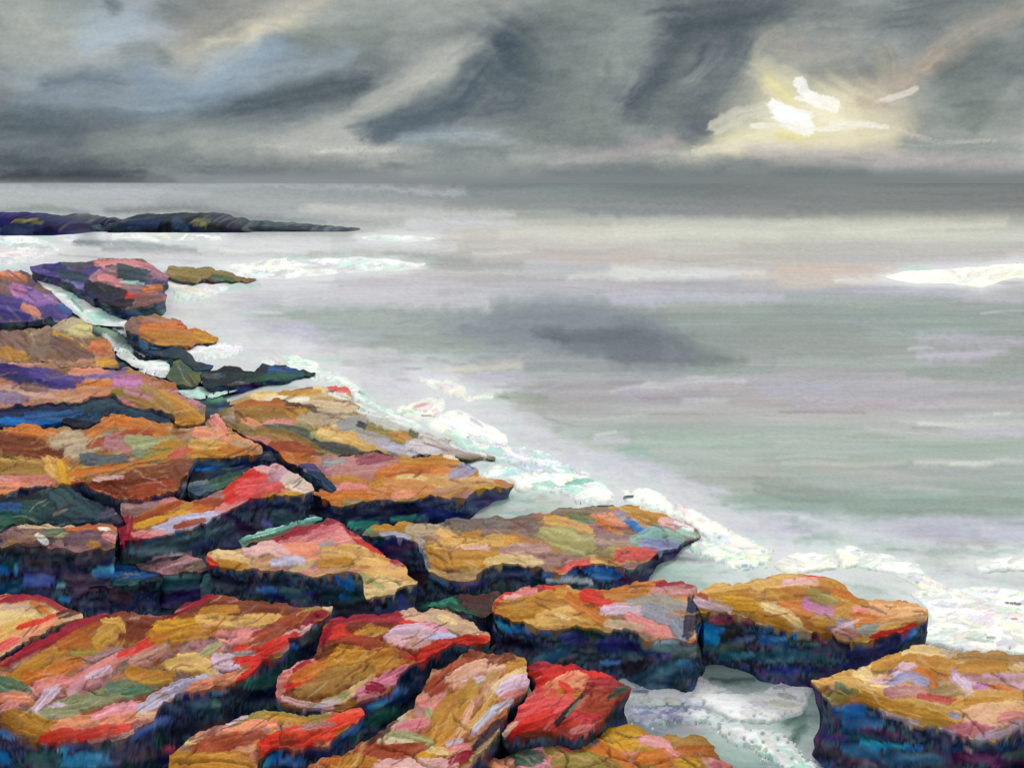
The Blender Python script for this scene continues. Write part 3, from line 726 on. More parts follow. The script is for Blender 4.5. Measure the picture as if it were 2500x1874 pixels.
SEA_MARKS = strokes('''
@K
#a9aeb4 50 0,810 600,820 1200,800 2000,830
#b9bcc4 40 0,835 500,835 900,850
#b4bab6 60 0,880 400,870
#a2a9aa 60 700,870 1300,880 1900,880
#7e8585 26 0,905 200,895 380,915 s.9 a.7
#747b7c 30 460,905 800,900 960,925 1400,955 s.9 a.7
#cfd0cc 40 1350,905 1800,925 2212,930
#d4d4d6 40 1700,960 2000,965 2212,975
@L
#737c7e 90 300,880 1000,870 1600,880 2212,870
#868e8e 60 0,880 700,890 1200,900
#7d8586 60 1200,860 2212,850
@Q
#c6c6ba 70 100,30 500,50 900,70
#aab0b0 50 0,60 400,90 700,100
#c9c9d0 40 800,125 1400,130
#d6d4ce 40 500,175 900,170 1050,190
#e2e2de 50 450,200 700,200 850,205
#cfcabc 60 1000,165 1500,150 2212,150
#dcd7c4 70 1300,190 1800,185 2212,190
#c8c0b6 60 800,230 1300,230 1900,230
#e6e2da 26 1120,290 1350,285 1560,290
#c6b8b2 60 1500,290 1900,300 2212,290
#c4b6ac 50 1650,340 2000,340 2212,335
#a0a69c 60 150,290 400,280 700,275 850,300
#9ea398 50 700,330 900,320 1100,330
#a3aaa0 60 860,350 1200,360 1400,380
#c8c8c0 36 740,405 1300,410 1900,450 d.45
#d8d6ca 50 1700,440 2000,420 2212,420 d.3
#e8e8e4 36 0,450 200,440 280,435 d.2
#e4e4e4 18 0,485 200,482 300,485 d.2
#c6bfc8 60 300,460 700,470 1100,490
#cdc8d0 50 300,520 900,520
#c4c0cc 60 1000,540 1600,560 2212,540
#b4b2b8 60 700,560 1100,550
#a9a3ae 34 880,535 1050,535 a.6
#93a89a 60 40,660 300,640 700,640
#a3b1a6 70 150,690 600,700 1000,690
#a0ae a4 1
#93a0a0 90 700,650 1000,640 1300,620
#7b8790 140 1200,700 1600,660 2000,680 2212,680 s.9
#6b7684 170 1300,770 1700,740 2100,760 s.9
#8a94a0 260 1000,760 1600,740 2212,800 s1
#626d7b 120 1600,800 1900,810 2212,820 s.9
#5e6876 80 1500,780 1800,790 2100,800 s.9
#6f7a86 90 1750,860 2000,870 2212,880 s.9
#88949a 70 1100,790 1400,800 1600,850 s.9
#8fa08e 26 980,800 1040,800 s.8
#98a69c 70 600,780 900,800 1200,860 s.9
#9fa89e 80 500,850 800,840 1100,850 s.9
#bbb4d2 80 0,720 80,740 190,790
#cfcad8 30 0,815 100,825 170,820
#c6c0cc 60 150,850 400,900 700,940
#d2d0cc 40 320,880 600,880 650,885
#d6cfb8 60 900,980 1100,1000 1400,960
#c2bec8 60 700,960 1000,950
#b6aed0 40 1050,1060 1200,1040 1400,1020
#bcb8c6 60 1080,1090 1300,1070 1500,1040
#aeb2b0 80 1500,1030 1900,1040
#8b9c80 56 1270,1150 1400,1140 1550,1160
#9ea896 40 1400,1170 1650,1190
#b0a6be 60 2000,1120 2212,1130
#cfcdd2 30 1950,1120 2212,1060
@R
#cfd0bc 70 0,160 500,160 900,150
#d8d8c2 60 0,190 400,190 900,220
#d0d0b8 60 900,160 1500,150 2100,140
#d4d4be 50 1200,190 1700,180 2100,160
#b8b6aa 60 700,270 1100,280 1500,260
#b4b4b2 60 1100,330 1600,330 2100,310
#bab6a8 60 300,340 700,340 1000,350
#ccb8a8 50 0,350 200,340
#d2bca6 70 700,430 1000,430 1400,440
#d8b89e 40 900,390 1200,400 1500,395
#d2c2ae 50 900,470 1200,470
#dadbd0 60 0,430 300,410 600,420 d.3
#c0bcd0 60 0,560 500,540 900,550 s.9
#b4b0cc 40 1300,510 1600,510 1950,520
#bcb6c4 50 1900,540 2200,560 s.9
#9eb09e 40 1250,590 1500,570 1800,590
#8b9c96 90 900,640 1300,650 1700,640 s.9
#8fa29a 70 1500,610 1900,640 2212,640 s.9
#d6d6d2 14 1980,635 2100,625 2212,625
#8d9892 160 400,780 800,760 1300,770 s.9
#949e96 120 900,830 1400,820 s.9
#5f6a78 160 0,760 200,770 400,820 s.9
#667280 100 0,860 300,880 600,880 s.9
#708078 60 450,880 700,890 s.9
#8fa898 40 400,930 700,940 850,940 
#9fb2a6 60 900,900 1300,890 1700,900 s.9
#b4aec2 60 1650,760 1900,770 2212,780
#c2b8d2 60 1650,850 1900,860 2100,830
#e6e2ea 16 1590,820 1720,812
#92a090 70 2050,890 2212,870
#8ba590 60 1600,960 1900,960 2212,955
#b7b2ba 50 700,990 1200,1000 1700,1000
#dcdadc 16 400,970 550,970
#cac8ca 40 150,1020 400,995 700,1000
#c49fa6 16 450,1020 700,1020 a.8
#a29aa8 60 150,1090 300,1090 500,1060
#c0c2c2 40 380,1100 600,1100
#b6b0c6 60 800,1040 1200,1040
#b4aaba 90 1000,1110 1400,1120 1800,1100 s.8
#b8a6a8 60 1300,1140 1500,1130 a.7
#8c8684 20 900,1160 1350,1160 a.8
#b4b2ae 40 500,1170 900,1180
#d2d2ce 30 1900,1170 2212,1170
#d8d8d0 40 1650,1220 2000,1230 2212,1230
#bab4c6 40 1900,1250 2212,1270
#eceae4 16 2050,1165 2140,1160
#9fb4a4 60 100,1290 500,1290 900,1280
#a9bcae 50 800,1300 1400,1300
@H
#a6b8a8 90 0,210 400,190 800,190
#aebcb0 60 300,260 800,280 1200,300
#8a9c8c 30 850,210 1100,210 1300,220
#b9bdb8 60 1000,160 1500,190 2000,220
#8e928c 24 1350,130 1550,135 1720,150
#d4d6cc 30 1250,85 1600,100 2000,110
#c2bdca 50 1600,160 2000,180 2212,190
#c8cac4 30 300,370 600,360 850,350
#c4c8c0 36 350,420 900,410 1300,395
#e8e8da 44 1380,400 1600,415 1800,420 2000,400
#f0efe4 40 1650,430 1850,430 1950,420
#c4cac8 50 2000,380 2212,380 d.4
#9fb6ac 70 350,480 700,560 1100,640
#a9b8b2 60 700,560 1100,600 1500,580
#8a9c90 80 150,560 500,620 900,700
#7f8c84 40 140,610 400,680 700,720
#8fa698 90 800,690 1200,740 1700,740 2200,760
#8aa292 80 850,780 1100,800 1400,770 1900,790
#98a494 60 1650,680 2000,680 2212,700
#8b8f7e 30 2050,700 2212,700 a.7
#b4b4b0 50 1000,470 1500,520
#b9bdb6 50 1200,600 1700,620
#d6d4e0 60 0,810 300,810 550,830
#d9d8e2 50 500,850 800,890 1100,960
#c0b8d4 50 0,920 250,950 500,930
#cfcbda 60 100,880 400,890
#b6b0ca 60 1200,960 1500,970 1700,960
#c8c4d8 80 1100,870 1500,850 1900,880 2212,950
#bdb5d6 50 1900,950 2100,970 2212,990
#cdcdd6 60 1000,960 1300,1010 1700,1060
#b4b0ac 50 1550,1030 1800,1010 2000,1040
#94b0a0 80 450,1030 700,980 1000,1040 1250,1080
#7fa592 36 900,1070 1100,1090 1280,1130
#a6b8aa 60 1300,1090 1700,1110 2000,1130
#8fae9e 26 2000,1090 2200,1080
#a4b2a8 60 1400,1180 1700,1230
#9a93b4 60 1500,1280 1700,1260 1900,1300 d.3
#8f88a8 50 1800,1290 2000,1330 2200,1370 d.3
#b6b8bc 50 1950,1310 2212,1340
#8c9478 40 1780,1370 1950,1380
#a6c0b0 60 900,1300 1100,1360 1300,1400
#b2bab6 50 750,1240 1000,1280 1300,1310
#7e8a86 40 780,1110 860,1190 1000,1250
#d9d9cf 50 1350,1270 1600,1370
@C
#c4c6cc 60 0,80 200,60 400,90
#c8ccc8 30 100,10 350,50 500,120
#b6beb6 70 500,60 900,80 1300,60
#9a948c 20 440,70 600,100 740,130 a.8
#c9c2d8 70 80,200 300,190 500,200
#d0a8b2 50 400,250 560,260
#bfc2c4 80 150,290 350,280
#b8b4a4 40 360,310 560,320
#b6b4a8 60 600,290 850,320 1000,320
#cfcbd8 50 880,240 1150,240
#eeeeec 24 880,210 1050,190 d.35
#86b8a6 60 1060,330 1200,320 1300,320
#8fb8a4 50 1150,380 1350,370
#a9c2b0 100 1250,240 1700,260 2200,270
#b2c0b4 80 1400,340 1800,380 2200,420
#c2bed6 90 600,410 900,420 1250,430 1500,520
#cfcbdc 70 400,420 700,450 1000,500
#e4e2e6 50 240,380 500,400
#c4c2d6 60 1400,530 1700,640 2000,700
#d0cfda 60 1000,540 1300,560
#9fbfae 70 850,550 1100,590 1400,600
#7fae9e 60 640,640 850,600 950,610
#8fbcae 60 650,660 900,690
#d6d6c4 70 1300,650 1500,700 1700,720
#d8d2c6 60 1500,740 1750,770 
#dcbfc0 14 1540,720 1740,760
#c8c2ba 60 1500,780 1800,840
#d0c8d0 80 1680,900 1850,950
#c4b4be 50 1750,880 1900,960
#b8b09e 40 1820,1000 1950,990
#b0aad0 60 1990,950 2150,1010 2211,1040
#d8d8dc 60 1880,860 2211,950
#9cc4b0 60 1640,1010 1750,1090 1850,1090
#96c2b0 70 1100,1430 1300,1380 1500,1340
#a2ccba 90 1450,1330 1800,1340 2100,1390
#8fbaae 70 1500,1430 1800,1470
#a4b8ae 60 1250,1300 1500,1290
#4a4c5a 50 1360,1240 1700,1250 1950,1270
#40404c 40 1600,1200 1800,1220
@B
#9fb0a8 50 960,190 1100,210
#7fae9c 60 980,180 1100,230 1200,250
#8ab4a4 50 1250,220 1360,240
#c4b8c4 60 880,40 1100,80
#c9c4cc 60 1000,120 1300,110 1500,160
#8a6a50 26 1240,100 1380,110 a.8
#c4c4ca 60 1100,300 1300,260
#b0b2ae 70 1650,260 1800,250
#c6c6c0 50 1850,280 2150,260
#bdb9cc 60 1900,360 2211,370
#8c9a80 40 2120,230 2211,230
#d0d0d4 40 1900,320 2211,330
@P
#e4e4e2 60 0,300 300,320 500,340 s1
#dcdedd 60 700,230 1200,235 1700,240 2212,230 s1
#e6e5e2 50 1400,300 1800,310 2212,280 s1
#e8e8e6 90 1500,440 1900,430 2212,420 s1
#dedcde 90 1300,560 1700,560 2212,570 s1
#e2dedc 60 1150,640 1400,620 s1
#dcd9dc 110 1500,900 1800,940 2100,960 s1
#d9d4d8 90 1500,1040 1800,1060 2050,1040 s1
#e6e4e2 60 1700,1040 2000,1030 2200,1100 s1
#6d7880 40 500,250 800,260 1100,290
#8c979c 40 700,300 1100,310 1500,320
#dcd8d4 60 0,330 200,330 550,330
#c9cbcc 50 600,350 900,330
#8f9694 22 400,350 700,350 a.8
#e2e4e2 24 1600,260 1900,265 2150,255
#b4b8b4 30 1450,330 1900,340 2212,320
#e4e4e0 40 1350,310 1700,330
#d8d6da 60 1600,520 2000,540 2212,530
#c8c4ce 60 1500,600 1900,610
#c2b8d0 60 1620,660 1800,650
#e4e2e8 24 1700,710 1900,715
#a6b4a6 70 1950,730 2212,740
#b6bcb4 60 1800,770 2000,790
#c0b8d6 80 1650,800 1900,840 2100,870
#dedce4 30 1600,830 1700,840
#e0dee6 26 1700,910 1900,920 2100,925
#c8c0c8 50 1700,960 1900,960
#cfb8b4 20 1560,1020 1850,1000 2100,1010
#cfc0c8 60 1500,1050 1750,1060
#e2ccb8 50 1050,720 1250,760 1400,830
#d8c8b8 40 1150,690 1380,680
#efe2d2 24 1100,740 1300,790 1420,850
#b0b0a4 40 1200,720 1500,740
#dcdade 60 1200,620 1450,600
#9cc8b4 50 1480,530 1600,540 1740,530
#a4cebb 24 1450,520 1700,510
#9cc6b8 60 1400,1240 1700,1220 2000,1200
#a6ccc0 50 1700,1200 2100,1180
@F
#d0cee0 70 750,1410 950,1280 1120,1190
#c4c2da 60 850,1380 1100,1230
#b9b8c8 70 1100,1060 1350,980 1700,930
#c4c0ca 60 1250,980 1500,960
#a4bcb0 50 1230,930 1400,910 1650,880
#5a74a0 100 1350,1150 1600,1140 1850,1160
#66789a 90 1250,1200 1500,1220 1800,1230
#7a86a0 60 1500,1270 1900,1240
#6f7c8a 90 1180,1270 1350,1340 1500,1330
#8c9cac 60 1450,1380 1750,1330 1850,1300
#c48f9c 60 1600,1325 1740,1325
#a4ccc0 50 1140,1170 1280,1190
#a6c2b4 110 1850,1400 2000,1500 2211,1560
#9cc0b2 100 1950,1560 2211,1620
#cddfda 40 2050,1400 2211,1440
#2f5a4c 50 1850,930 2000,950 2211,930
#2f5a44 70 1060,1010 1150,980
#a9c4ac 70 1590,830 1660,850
#b9c8b4 30 1590,690 1700,730 1780,770
#b07a84 60 1900,1620 2000,1640
@B
#d8d6d2 130 1000,330 1300,430 1550,520 s.8
#cfccce 150 1050,180 1400,300 s.9
#d4d4d0 110 1650,330 1900,330 2150,310 s.9
#c9c6cc 150 1650,620 1950,680 2200,720 s.9
#dad8d4 110 1400,560 1750,640 2000,740 s.9
#e2e0da 60 700,60 900,160 1000,260 s.8
#c4c2c4 70 900,250 1150,340 1400,430 s.8
#e0deda 60 1450,90 1700,150 1850,240 s.8
@C
#d6d4d4 120 0,60 200,100 400,200 s.9
#cccacb 110 0,330 250,330 s.9
#e6e4e0 70 0,520 250,560 500,560 700,570 s.7
#a9c4b6 90 450,640 700,690 900,720 s.8
#86c0ae 70 0,770 150,750 330,770 s.5
#d9cdca 40 150,800 400,775 s.4
#cf9ea4 12 140,822 300,818 s.3
#b2bea2 90 400,790 600,780 700,770 s.7
#a2c8bc 60 0,880 200,890 350,850 s.6
#dfe2da 26 10,890 200,900 s.4
#e4e2dc 70 700,720 1000,740 s.7
#e8e6e0 90 1050,700 1300,760 1480,800 s.7
#d8d2ca 110 1450,800 1700,900 1800,1000 s.9
#dcdcd8 90 1700,1090 1900,1150 2200,1260 s.8
#d0cfd4 80 1850,1080 2200,1100 s.9
@H
#dedcd2 110 0,1150 200,1180 400,1230 s.8
#c8cec6 70 0,1260 200,1270 300,1290 s.7
#d6d6ce 80 400,1150 800,1170 s.8
#cfd3cc 90 1000,1190 1300,1290 1600,1400 s.8
#dde0da 90 1400,1400 1800,1430 s.8
#d6dad4 90 1700,1230 2200,1200 s.9
@N
#d9d9d6 110 560,850 700,890 830,930 960,985 1100,1045 1240,1105 s1
#d8dad6 100 1240,1105 1400,1165 1560,1215 1680,1285 1800,1335 s1
#d6dad6 90 1800,1335 1950,1385 2100,1405 2250,1425 2450,1420 s1
#cfcada 60 900,920 1080,980 1240,1050 1420,1110 s1
#cac6d8 60 1420,1120 1600,1180 1760,1260 1900,1320 s1
#b4ccc0 50 1000,1040 1200,1110 1350,1160 s1
#d4d2d8 80 300,690 500,760 620,830 s1
#dcdad8 60 420,700 560,760 s1
@R
#dcdcd4 60 0,400 400,400 800,420 s1
#e0ddd6 50 1200,450 1700,440 2212,420 s1
@Q
#dedee0 60 0,260 500,240 1000,250 s1
#e2e1de 70 0,400 400,370 800,370 s1
#d4d0d8 110 0,560 600,560 1200,590 s1
@G
#dfe2dc 140 1300,200 1700,220 2200,200 s.8
#e0e2da 160 1500,400 2200,450 s.8
@F
#c9c8cf 110 1200,1040 1600,970 1900,1000 s.8
#dcdcda 110 1900,1060 2211,1080 s.8
#cfd6d4 120 1900,1300 2211,1400 s.8
@G
#d8dad6 110 0,1050 250,1060 s.8
#c6d2cc 110 0,1400 200,1520 400,1640 s.8
#2c6348 110 220,1290 330,1210
#2a5a44 80 270,1420 350,1320
#8fb8a8 60 0,1500 200,1560 400,1620
#6f9a88 80 100,1600 400,1640
#b4c4b8 60 700,130 1000,190
#a4b8a6 50 800,140 1050,200
#dfe3dc 50 1000,100 1300,150
#3a5a48 70 2050,1400 2211,1350
'''.replace('#a0ae a4 1\n', ''), soft=.95, alpha=.85)

us = np.concatenate([np.linspace(-9000, -900, 60, endpoint=False), np.linspace(-900, -20, 60, endpoint=False), np.arange(-20, 2520, 3.3), np.linspace(2520, 3400, 60, endpoint=False), np.linspace(3400, 11500, 60)])
vs = np.concatenate([np.array([447.5]), np.arange(448.4, 1100, 2.2), np.arange(1100, 1900, 3.0), np.linspace(1900, 3200, 30)])
gu, gv = np.meshgrid(us, vs)
SP = np.stack([gu.ravel(), gv.ravel()], 1)
tx = sm(300, 1500, SP[:, 0])
lc = np.stack([np.interp(SP[:, 1], rows_c, left_c[:, k]) for k in range(3)], 1)
rc = np.stack([np.interp(SP[:, 1], rows_c, right_c[:, k]) for k in range(3)], 1)
sc = lc * (1 - tx[:, None]) + rc * tx[:, None]
strk = fbm(SP[:, 0] / 330 + 5, SP[:, 1] / 11, 31, 4) - .5
sc += strk[:, None] * np.array([34, 31, 34])
hue = fbm(SP[:, 0] / 500 + 50, SP[:, 1] / 26, 32, 3) - .5
sc += hue[:, None] * np.array([-12, 4, 8])
sh = np.zeros(len(SP))
for st in SEA_MARKS:
    if st['w'] < 7: st['a'] *= .6
    st['w'] *= 1.5; st['soft'] = max(st['soft'], 1.15)
    g_ = st['c']; st['c'] = g_ * .68 + (g_.mean() * .32) * np.array([1.01, 1., 1.01])
auto_sea = [s for s in auto_strokes((-300, 580, 2800, 1420), 110, ['lg', 'gs', 'lv', 'pl', 'gl', 'gs', 'gr', 'lg'], 0, (5, 16), (120, 420), 77, soft=.8, dry=.5, alpha=.26, jang=.03)]
paint(SP, sc, sh, auto_sea, 700, .008, rag=.4, streak=2.5, jit=10)
def foam_wash(amount):
    for k_, (n_0, l_0, o_0, kw_) in enumerate(FOAMS):          # torn thin foam trailing off from each patch
        if kw_.get('on', 0) > .05: continue
        pl_ = np.array(poly(o_0)); far_ = n_0 == 'breaker'
        reach = 16. if far_ else 46.
        lo_, hi_ = pl_.min(0) - reach * 2.2, pl_.max(0) + reach * 2.2
        ix = np.nonzero((SP[:, 0] > lo_[0]) & (SP[:, 0] < hi_[0]) & (SP[:, 1] > lo_[1]) & (SP[:, 1] < hi_[1]))[0]
        pp = SP[ix]; d_, _ = nearest(pl_, pp * np.array([1, 1]))
        d_ = np.where(inside(pl_, pp), 0, d_)
        st_ = fbm(pp[:, 0] / (60 if far_ else 34), pp[:, 1] / (5 if far_ else 9), 300 + k_, 4)
        a_ = np.exp(-(d_ / reach) ** 1.3) * sm(.28, .62, st_ + .25 * np.exp(-d_ / 12)) * amount * kw_.get('wash', 1.)
        hv = fbm(pp[:, 0] / 70, pp[:, 1] / 16, 340 + k_, 3)[:, None]
        tint = np.where(hv > .5, np.array([[228, 229, 226.]]) + (hv - .5) * np.array([[-20, -28, 20.]]), np.array([[228, 229, 226.]]) + (.5 - hv) * np.array([[-90, -10, -30.]]))
        sc[ix] = sc[ix] * (1 - a_[:, None]) + tint * a_[:, None]
foam_wash(.85)
SW = SP + np.stack([SP[:, 0] * 0, (fbm(SP[:, 0] / 130, SP[:, 1] / 40, 63) - .5) * 22], 1)
paint(SW, sc, sh, SEA_MARKS, 800, .008, rag=.4, streak=2.4, jit=12, ends=.5)
foam_wash(.42)
sc += ((vn(SP[:, 0] / 5, SP[:, 1] / 2.2, 33) - .5) * 10)[:, None]
sc *= 1 - .13 * (sm(1300, 1900, SP[:, 0]) * sm(580, 480, SP[:, 1]))[:, None]  # deepens the cloud shadow painted on the far right water
X, Y = unproject(SP[:, 0], SP[:, 1], 0.)
swell = (fbm(X * .35, Y * .9, 41, 3) - .5) * .016 * sm(60, 12, Y)
SV = np.stack([X, Y, swell + sh * sm(90, 14, Y)], 1)
nu = len(us); nr = len(vs)
jj, ii = np.meshgrid(np.arange(nr - 1), np.arange(nu - 1), indexing='ij')
q0 = (jj * nu + ii).ravel()
SQ = np.stack([q0, q0 + nu, q0 + nu + 1, q0 + 1], 1)
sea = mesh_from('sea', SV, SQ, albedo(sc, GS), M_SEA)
tag(sea, 'pale grey green sea streaked with lavender and cream', None, None, 'structure')

# ------------------------------------------------------------------ marks on dark flanks and in crevices
WALLS += strokes('''
@A
b2 90 0,1040 100,1050 200,1070
dg 120 0,1130 110,1150
#34504c 110 250,1080 420,1120
#2f4548 190 480,950 600,1040 720,1080
#25343c 110 430,1110 700,1120
dp 110 970,1080 1030,1150
#4a4458 70 860,1110 960,1080
bl 60 60,300 300,310 480,310
b2 60 250,270 500,260 650,230
#2c4048 120 700,200 950,150 1150,220 1380,290
#2a3238 80 560,310 750,330
nv 70 0,220 250,210 600,170
bl 60 1700,700 1880,665
gn 90 1760,860 1950,800
#7a8088 60 1550,850 1720,820
#4c5c68 90 1540,930 1740,900
#2c4248 100 1650,660 2000,700
bl 90 790,1570 1000,1560
b2 90 1000,1590 1200,1580 1330,1560
#46589a 80 230,1620 440,1630
bl 40 130,1500 140,1600
bl 60 0,1560 60,1570
#3c2c38 90 560,1620 800,1620
#5c4858 60 1250,1500 1450,1490 1690,1460
mp 50 1300,1460 1600,1420
#34464c 130 1100,1400 1400,1370 1650,1290 1950,1170
#232a2e 90 680,1450 1050,1430
#22262c 120 0,1370 250,1400 600,1400
#2c5050 90 1350,1640 1750,1620
@D
#3c4a92 90 220,80 450,90
#2c4c50 110 1300,120 1700,110
#6f98b0 40 490,120 570,140
bl 40 490,250 600,240
#3c2c3a 130 600,130 900,110
b2 80 800,20 1000,30
#26292f 120 1800,100 2000,130
bl 110 0,1560 60,1600
b2 70 0,1360 150,1400
bl 80 490,1510 600,1500
#2c6c8c 150 550,1600 900,1590
#2a4440 130 250,1580 480,1580
#262a40 60 500,1470 850,1470
#2c2838 100 950,1500 1100,1520
#4a3a3c 90 1120,1570 1300,1560
#46588c 100 1100,1390 1250,1310 1420,1250
#243c48 130 1600,1110 1850,1120
gn 60 1780,1120 1850,1110
#22242a 130 1500,1350 1700,1290
#2a2a60 50 1500,1060 1750,1060
bl 40 1800,1030 1900,1010
#3c2a28 70 1700,1330 1900,1260
cr 60 1380,1520 1500,1480
@E
bl 120 800,30 870,130
bl 40 800,215 860,215
#3c3480 40 1310,200 1320,270
#32504c 120 330,170 500,220
b2 50 100,150 250,160
#46607a 60 620,440 560,530
b2 70 380,620 430,650
#30387c 60 180,750 330,720
#3c4440 90 480,600 620,510
bl 60 1050,1150 1180,1100
b2 110 1150,1090 1350,1000
nv 60 1200,1130 1350,1050
#2c6450 110 1050,1260 1250,1180
b2 80 820,1370 980,1290
#3c5450 60 900,1430 1020,1330
bl 60 150,1640 300,1540
b2 90 300,1600 480,1600
#3f6f8c 50 1560,40 1700,110
#3a3470 60 1780,110 2000,90
#2f6c54 60 1500,290 1750,270 1900,370
#3a2622 130 1900,260 2050,300
bl 60 2130,430 2200,500
nv 110 2000,480 2100,560
@F
bl 60 40,430 130,480 250,500
b2 70 280,490 550,500
#26245c 110 600,560 770,570
#1f1c50 140 960,610 1200,640
#4a605c 110 1300,610 1560,640
#5a6a72 90 1330,580 1600,570
#2a343a 110 700,680 900,700
b2 50 920,770 1080,770
#34484e 90 1100,690 1250,730
#26506c 60 1560,760 1700,790
#0f6cb8 150 1810,500 1880,580
bl 60 1740,470 1950,490
bl 60 1640,350 1680,430
#6a1c2c 80 1840,400 2000,420
#541c2c 60 2050,400 2211,430
#2f5c68 60 1950,720 2211,700
#2c3c5c 60 2000,600 2211,560
#4a5046 70 1950,640 2100,620
nk 110 1700,280 1760,420
#12122c 60 1900,870 2211,860
@G
bl 50 260,540 400,550
#4c1c38 70 420,550 540,600
#1f4c7c 80 0,570 200,570
#26444c 110 0,720 300,710 500,720
#0f1a48 50 0,840 450,830
#141420 140 600,560 700,680
#26244a 110 750,690 1000,650 1200,570
#1c4c8c 60 1200,570 1300,500
#3c1c38 120 400,1000 450,1100
#3a2234 110 450,1300 430,1500
#134c88 130 640,1150 850,1180
#1a4068 130 700,1270 1000,1290
#3c1830 70 850,1330 1150,1390
#0f7cc8 50 840,1430 1000,1470 1130,1460
#1a6cb0 40 1100,1460 1350,1500
#26506c 120 700,1500 950,1540
#141424 120 1280,1330 1400,1400
#3c1430 110 1650,1560 2000,1590 2211,1600
#28243c 60 1450,1400 1600,1400
#24445c 110 1050,1580 1500,1580
#8c6c60 30 1680,1500 1900,1510
#2f3c34 70 2050,1560 2211,1540
@B
#26242e 120 150,1200 100,1320
pu 60 150,1290 210,1320
#34464c 110 250,1220 400,1270
#1f2238 90 850,1220 1200,1200 1500,1140
#23283a 80 1500,1130 1900,1080 2200,1040
#2a6450 60 1230,1270 1500,1250
#3a9478 70 880,1320 1100,1310
#1c3448 90 520,880 620,930 700,1000
#22303c 90 0,730 200,720
#4c4668 60 440,820 600,840
@C
#1f2238 110 0,1390 250,1380
#2c4c7c 90 450,1390 700,1370
#1f4f80 130 820,1360 1050,1400
#8c8fa0 60 470,1440 700,1430 850,1450
#24222e 70 1250,1330 1450,1280
#2c2c34 60 0,690 150,680
@P
ind 60 0,700 150,720
#2c3c40 60 0,800 200,790 400,790
#26282f 70 820,820 900,780
#3c5a6c 90 960,900 1000,980
#46708c 60 1030,980 1100,1000
#26303c 60 1150,980 1250,1010
''', soft=.3, alpha=.85)

# ------------------------------------------------------------------ far reef across the bay
def mound(name, label, crest, base_row, hw, pal, marks, seed):
    cr = np.array(crest, float)
    us = np.arange(cr[0, 0], cr[-1, 0], 2.4)
    row = np.interp(us, cr[:, 0], cr[:, 1]) + (vn(us / 16, us * 0, seed) - .5) * 5 + (vn(us / 6, us * 0, seed + 1) - .5) * 3
    d0 = FPX * CAMH / (base_row - HR)
    hgt = np.maximum((base_row - row) * d0 / FPX, .02)
    ed = np.minimum(sm(cr[0, 0] - 2, cr[0, 0] + 10, us), sm(cr[-1, 0] + 2, cr[-1, 0] - 10, us))
    ed = np.sqrt(np.clip(np.minimum((us - cr[0, 0]) / 14, (cr[-1, 0] - us) / 14), 0, 1))
    hgt = hgt * (.1 + .9 * ed)
    T = np.linspace(0, math.pi, 26)
    U, TH = np.meshgrid(us, T)
    Hh = np.tile(hgt, (len(T), 1))
    rg = fbm(U / 14, TH * 2.6, seed + 3, 4)
    Yd = d0 + hw - hw * np.cos(TH) * (.15 + .85 * np.tile(ed, (len(T), 1)))
    Z = Hh * np.sin(TH) ** .8 * (.88 + .22 * rg) - .1
    Z = np.where((TH < .02) | (TH > math.pi - .02), -.4, Z)
    Xw = (U - CX) / FPX * (d0 + hw * .3)
    v = base_row - np.sin(np.minimum(TH, math.pi / 2)) ** .55 * (base_row - row)
    Pm = np.stack([U.ravel(), v.ravel()], 1)
    pc = np.array([PAL[p] if p in PAL else (0, 0, 0) for p in pal], float)
    k = np.clip(fbm(Pm[:, 0] / 40, Pm[:, 1] / 8, seed + 5) * 1.7 - .35, 0, .999) * (len(pc) - 1)
    i0 = k.astype(int); f = (k - i0)[:, None]
    col = pc[i0] * (1 - f) + pc[np.minimum(i0 + 1, len(pc) - 1)] * f
    h = np.zeros(len(Pm))
    paint(Pm, col, h, strokes(marks), seed + 6, 0)
    n = len(us)
    jj, ii = np.meshgrid(np.arange(len(T) - 1), np.arange(n - 1), indexing='ij')
    q0 = (jj * n + ii).ravel()
    Q = np.stack([q0, q0 + 1, q0 + n + 1, q0 + n], 1)
    o = mesh_from(name, np.stack([Xw.ravel(), Yd.ravel(), Z.ravel()], 1), Q, albedo(col, .8), M_FLANK)
    return tag(o, label, 'rock', 'rocks of the far reef')
mound('reef_rock', 'indigo rock with an olive streak, first of the far reef from the left', poly('@P -300,60 -20,55 60,55 150,62 230,72 330,85 420,120 470,180'), 575, 5, ['nv', 'dt', 'ind', 'nk'],
      '''@P
      ind 60 -40,75 70,75
      #3a4468 60 40,140 300,140
      ol 20 100,95 200,88 300,115
      nk 40 0,140 20,190
      nk 24 40,190 330,190''', 3)
mound('reef_rock', 'long low slate rock in the gap of the far reef', poly('@P 290,90 380,66 450,64 560,78 640,92 760,140 820,180'), 566, 5, ['dt', 'sl', 'nv', 'dp'],
      '''@P
      #4a4a4c 24 330,85 560,82
      #3c3c70 40 360,150 600,150
      dp 30 420,175 640,170''', 5)
mound('reef_rock', 'small dark pointed rock on the far reef', poly('@P 610,175 650,130 690,88 715,100 720,150 770,178'), 565, 2.5, ['nk', 'nv', 'dp'], '', 7)
mound('reef_rock', 'large navy humped rock on the far reef beside the foam', poly('@P 730,180 745,110 850,70 1000,68 1120,60 1200,58 1300,62 1420,75 1540,100 1650,130 1750,188'), 568, 6, ['nv', 'dt', 'nk', 'nv'],
      '''@P
      #46504c 40 780,90 900,80
      #2c3c5c 70 880,110 1080,110
      #3a4c68 50 1180,90 1300,140
      nk 60 1120,150 1180,130
      #7c7c54 40 1320,95 1420,105
      #8c8458 24 1380,110 1420,125
      #2a2a2c 40 1440,120 1500,140
      ind 30 1480,180 1640,172''', 9)
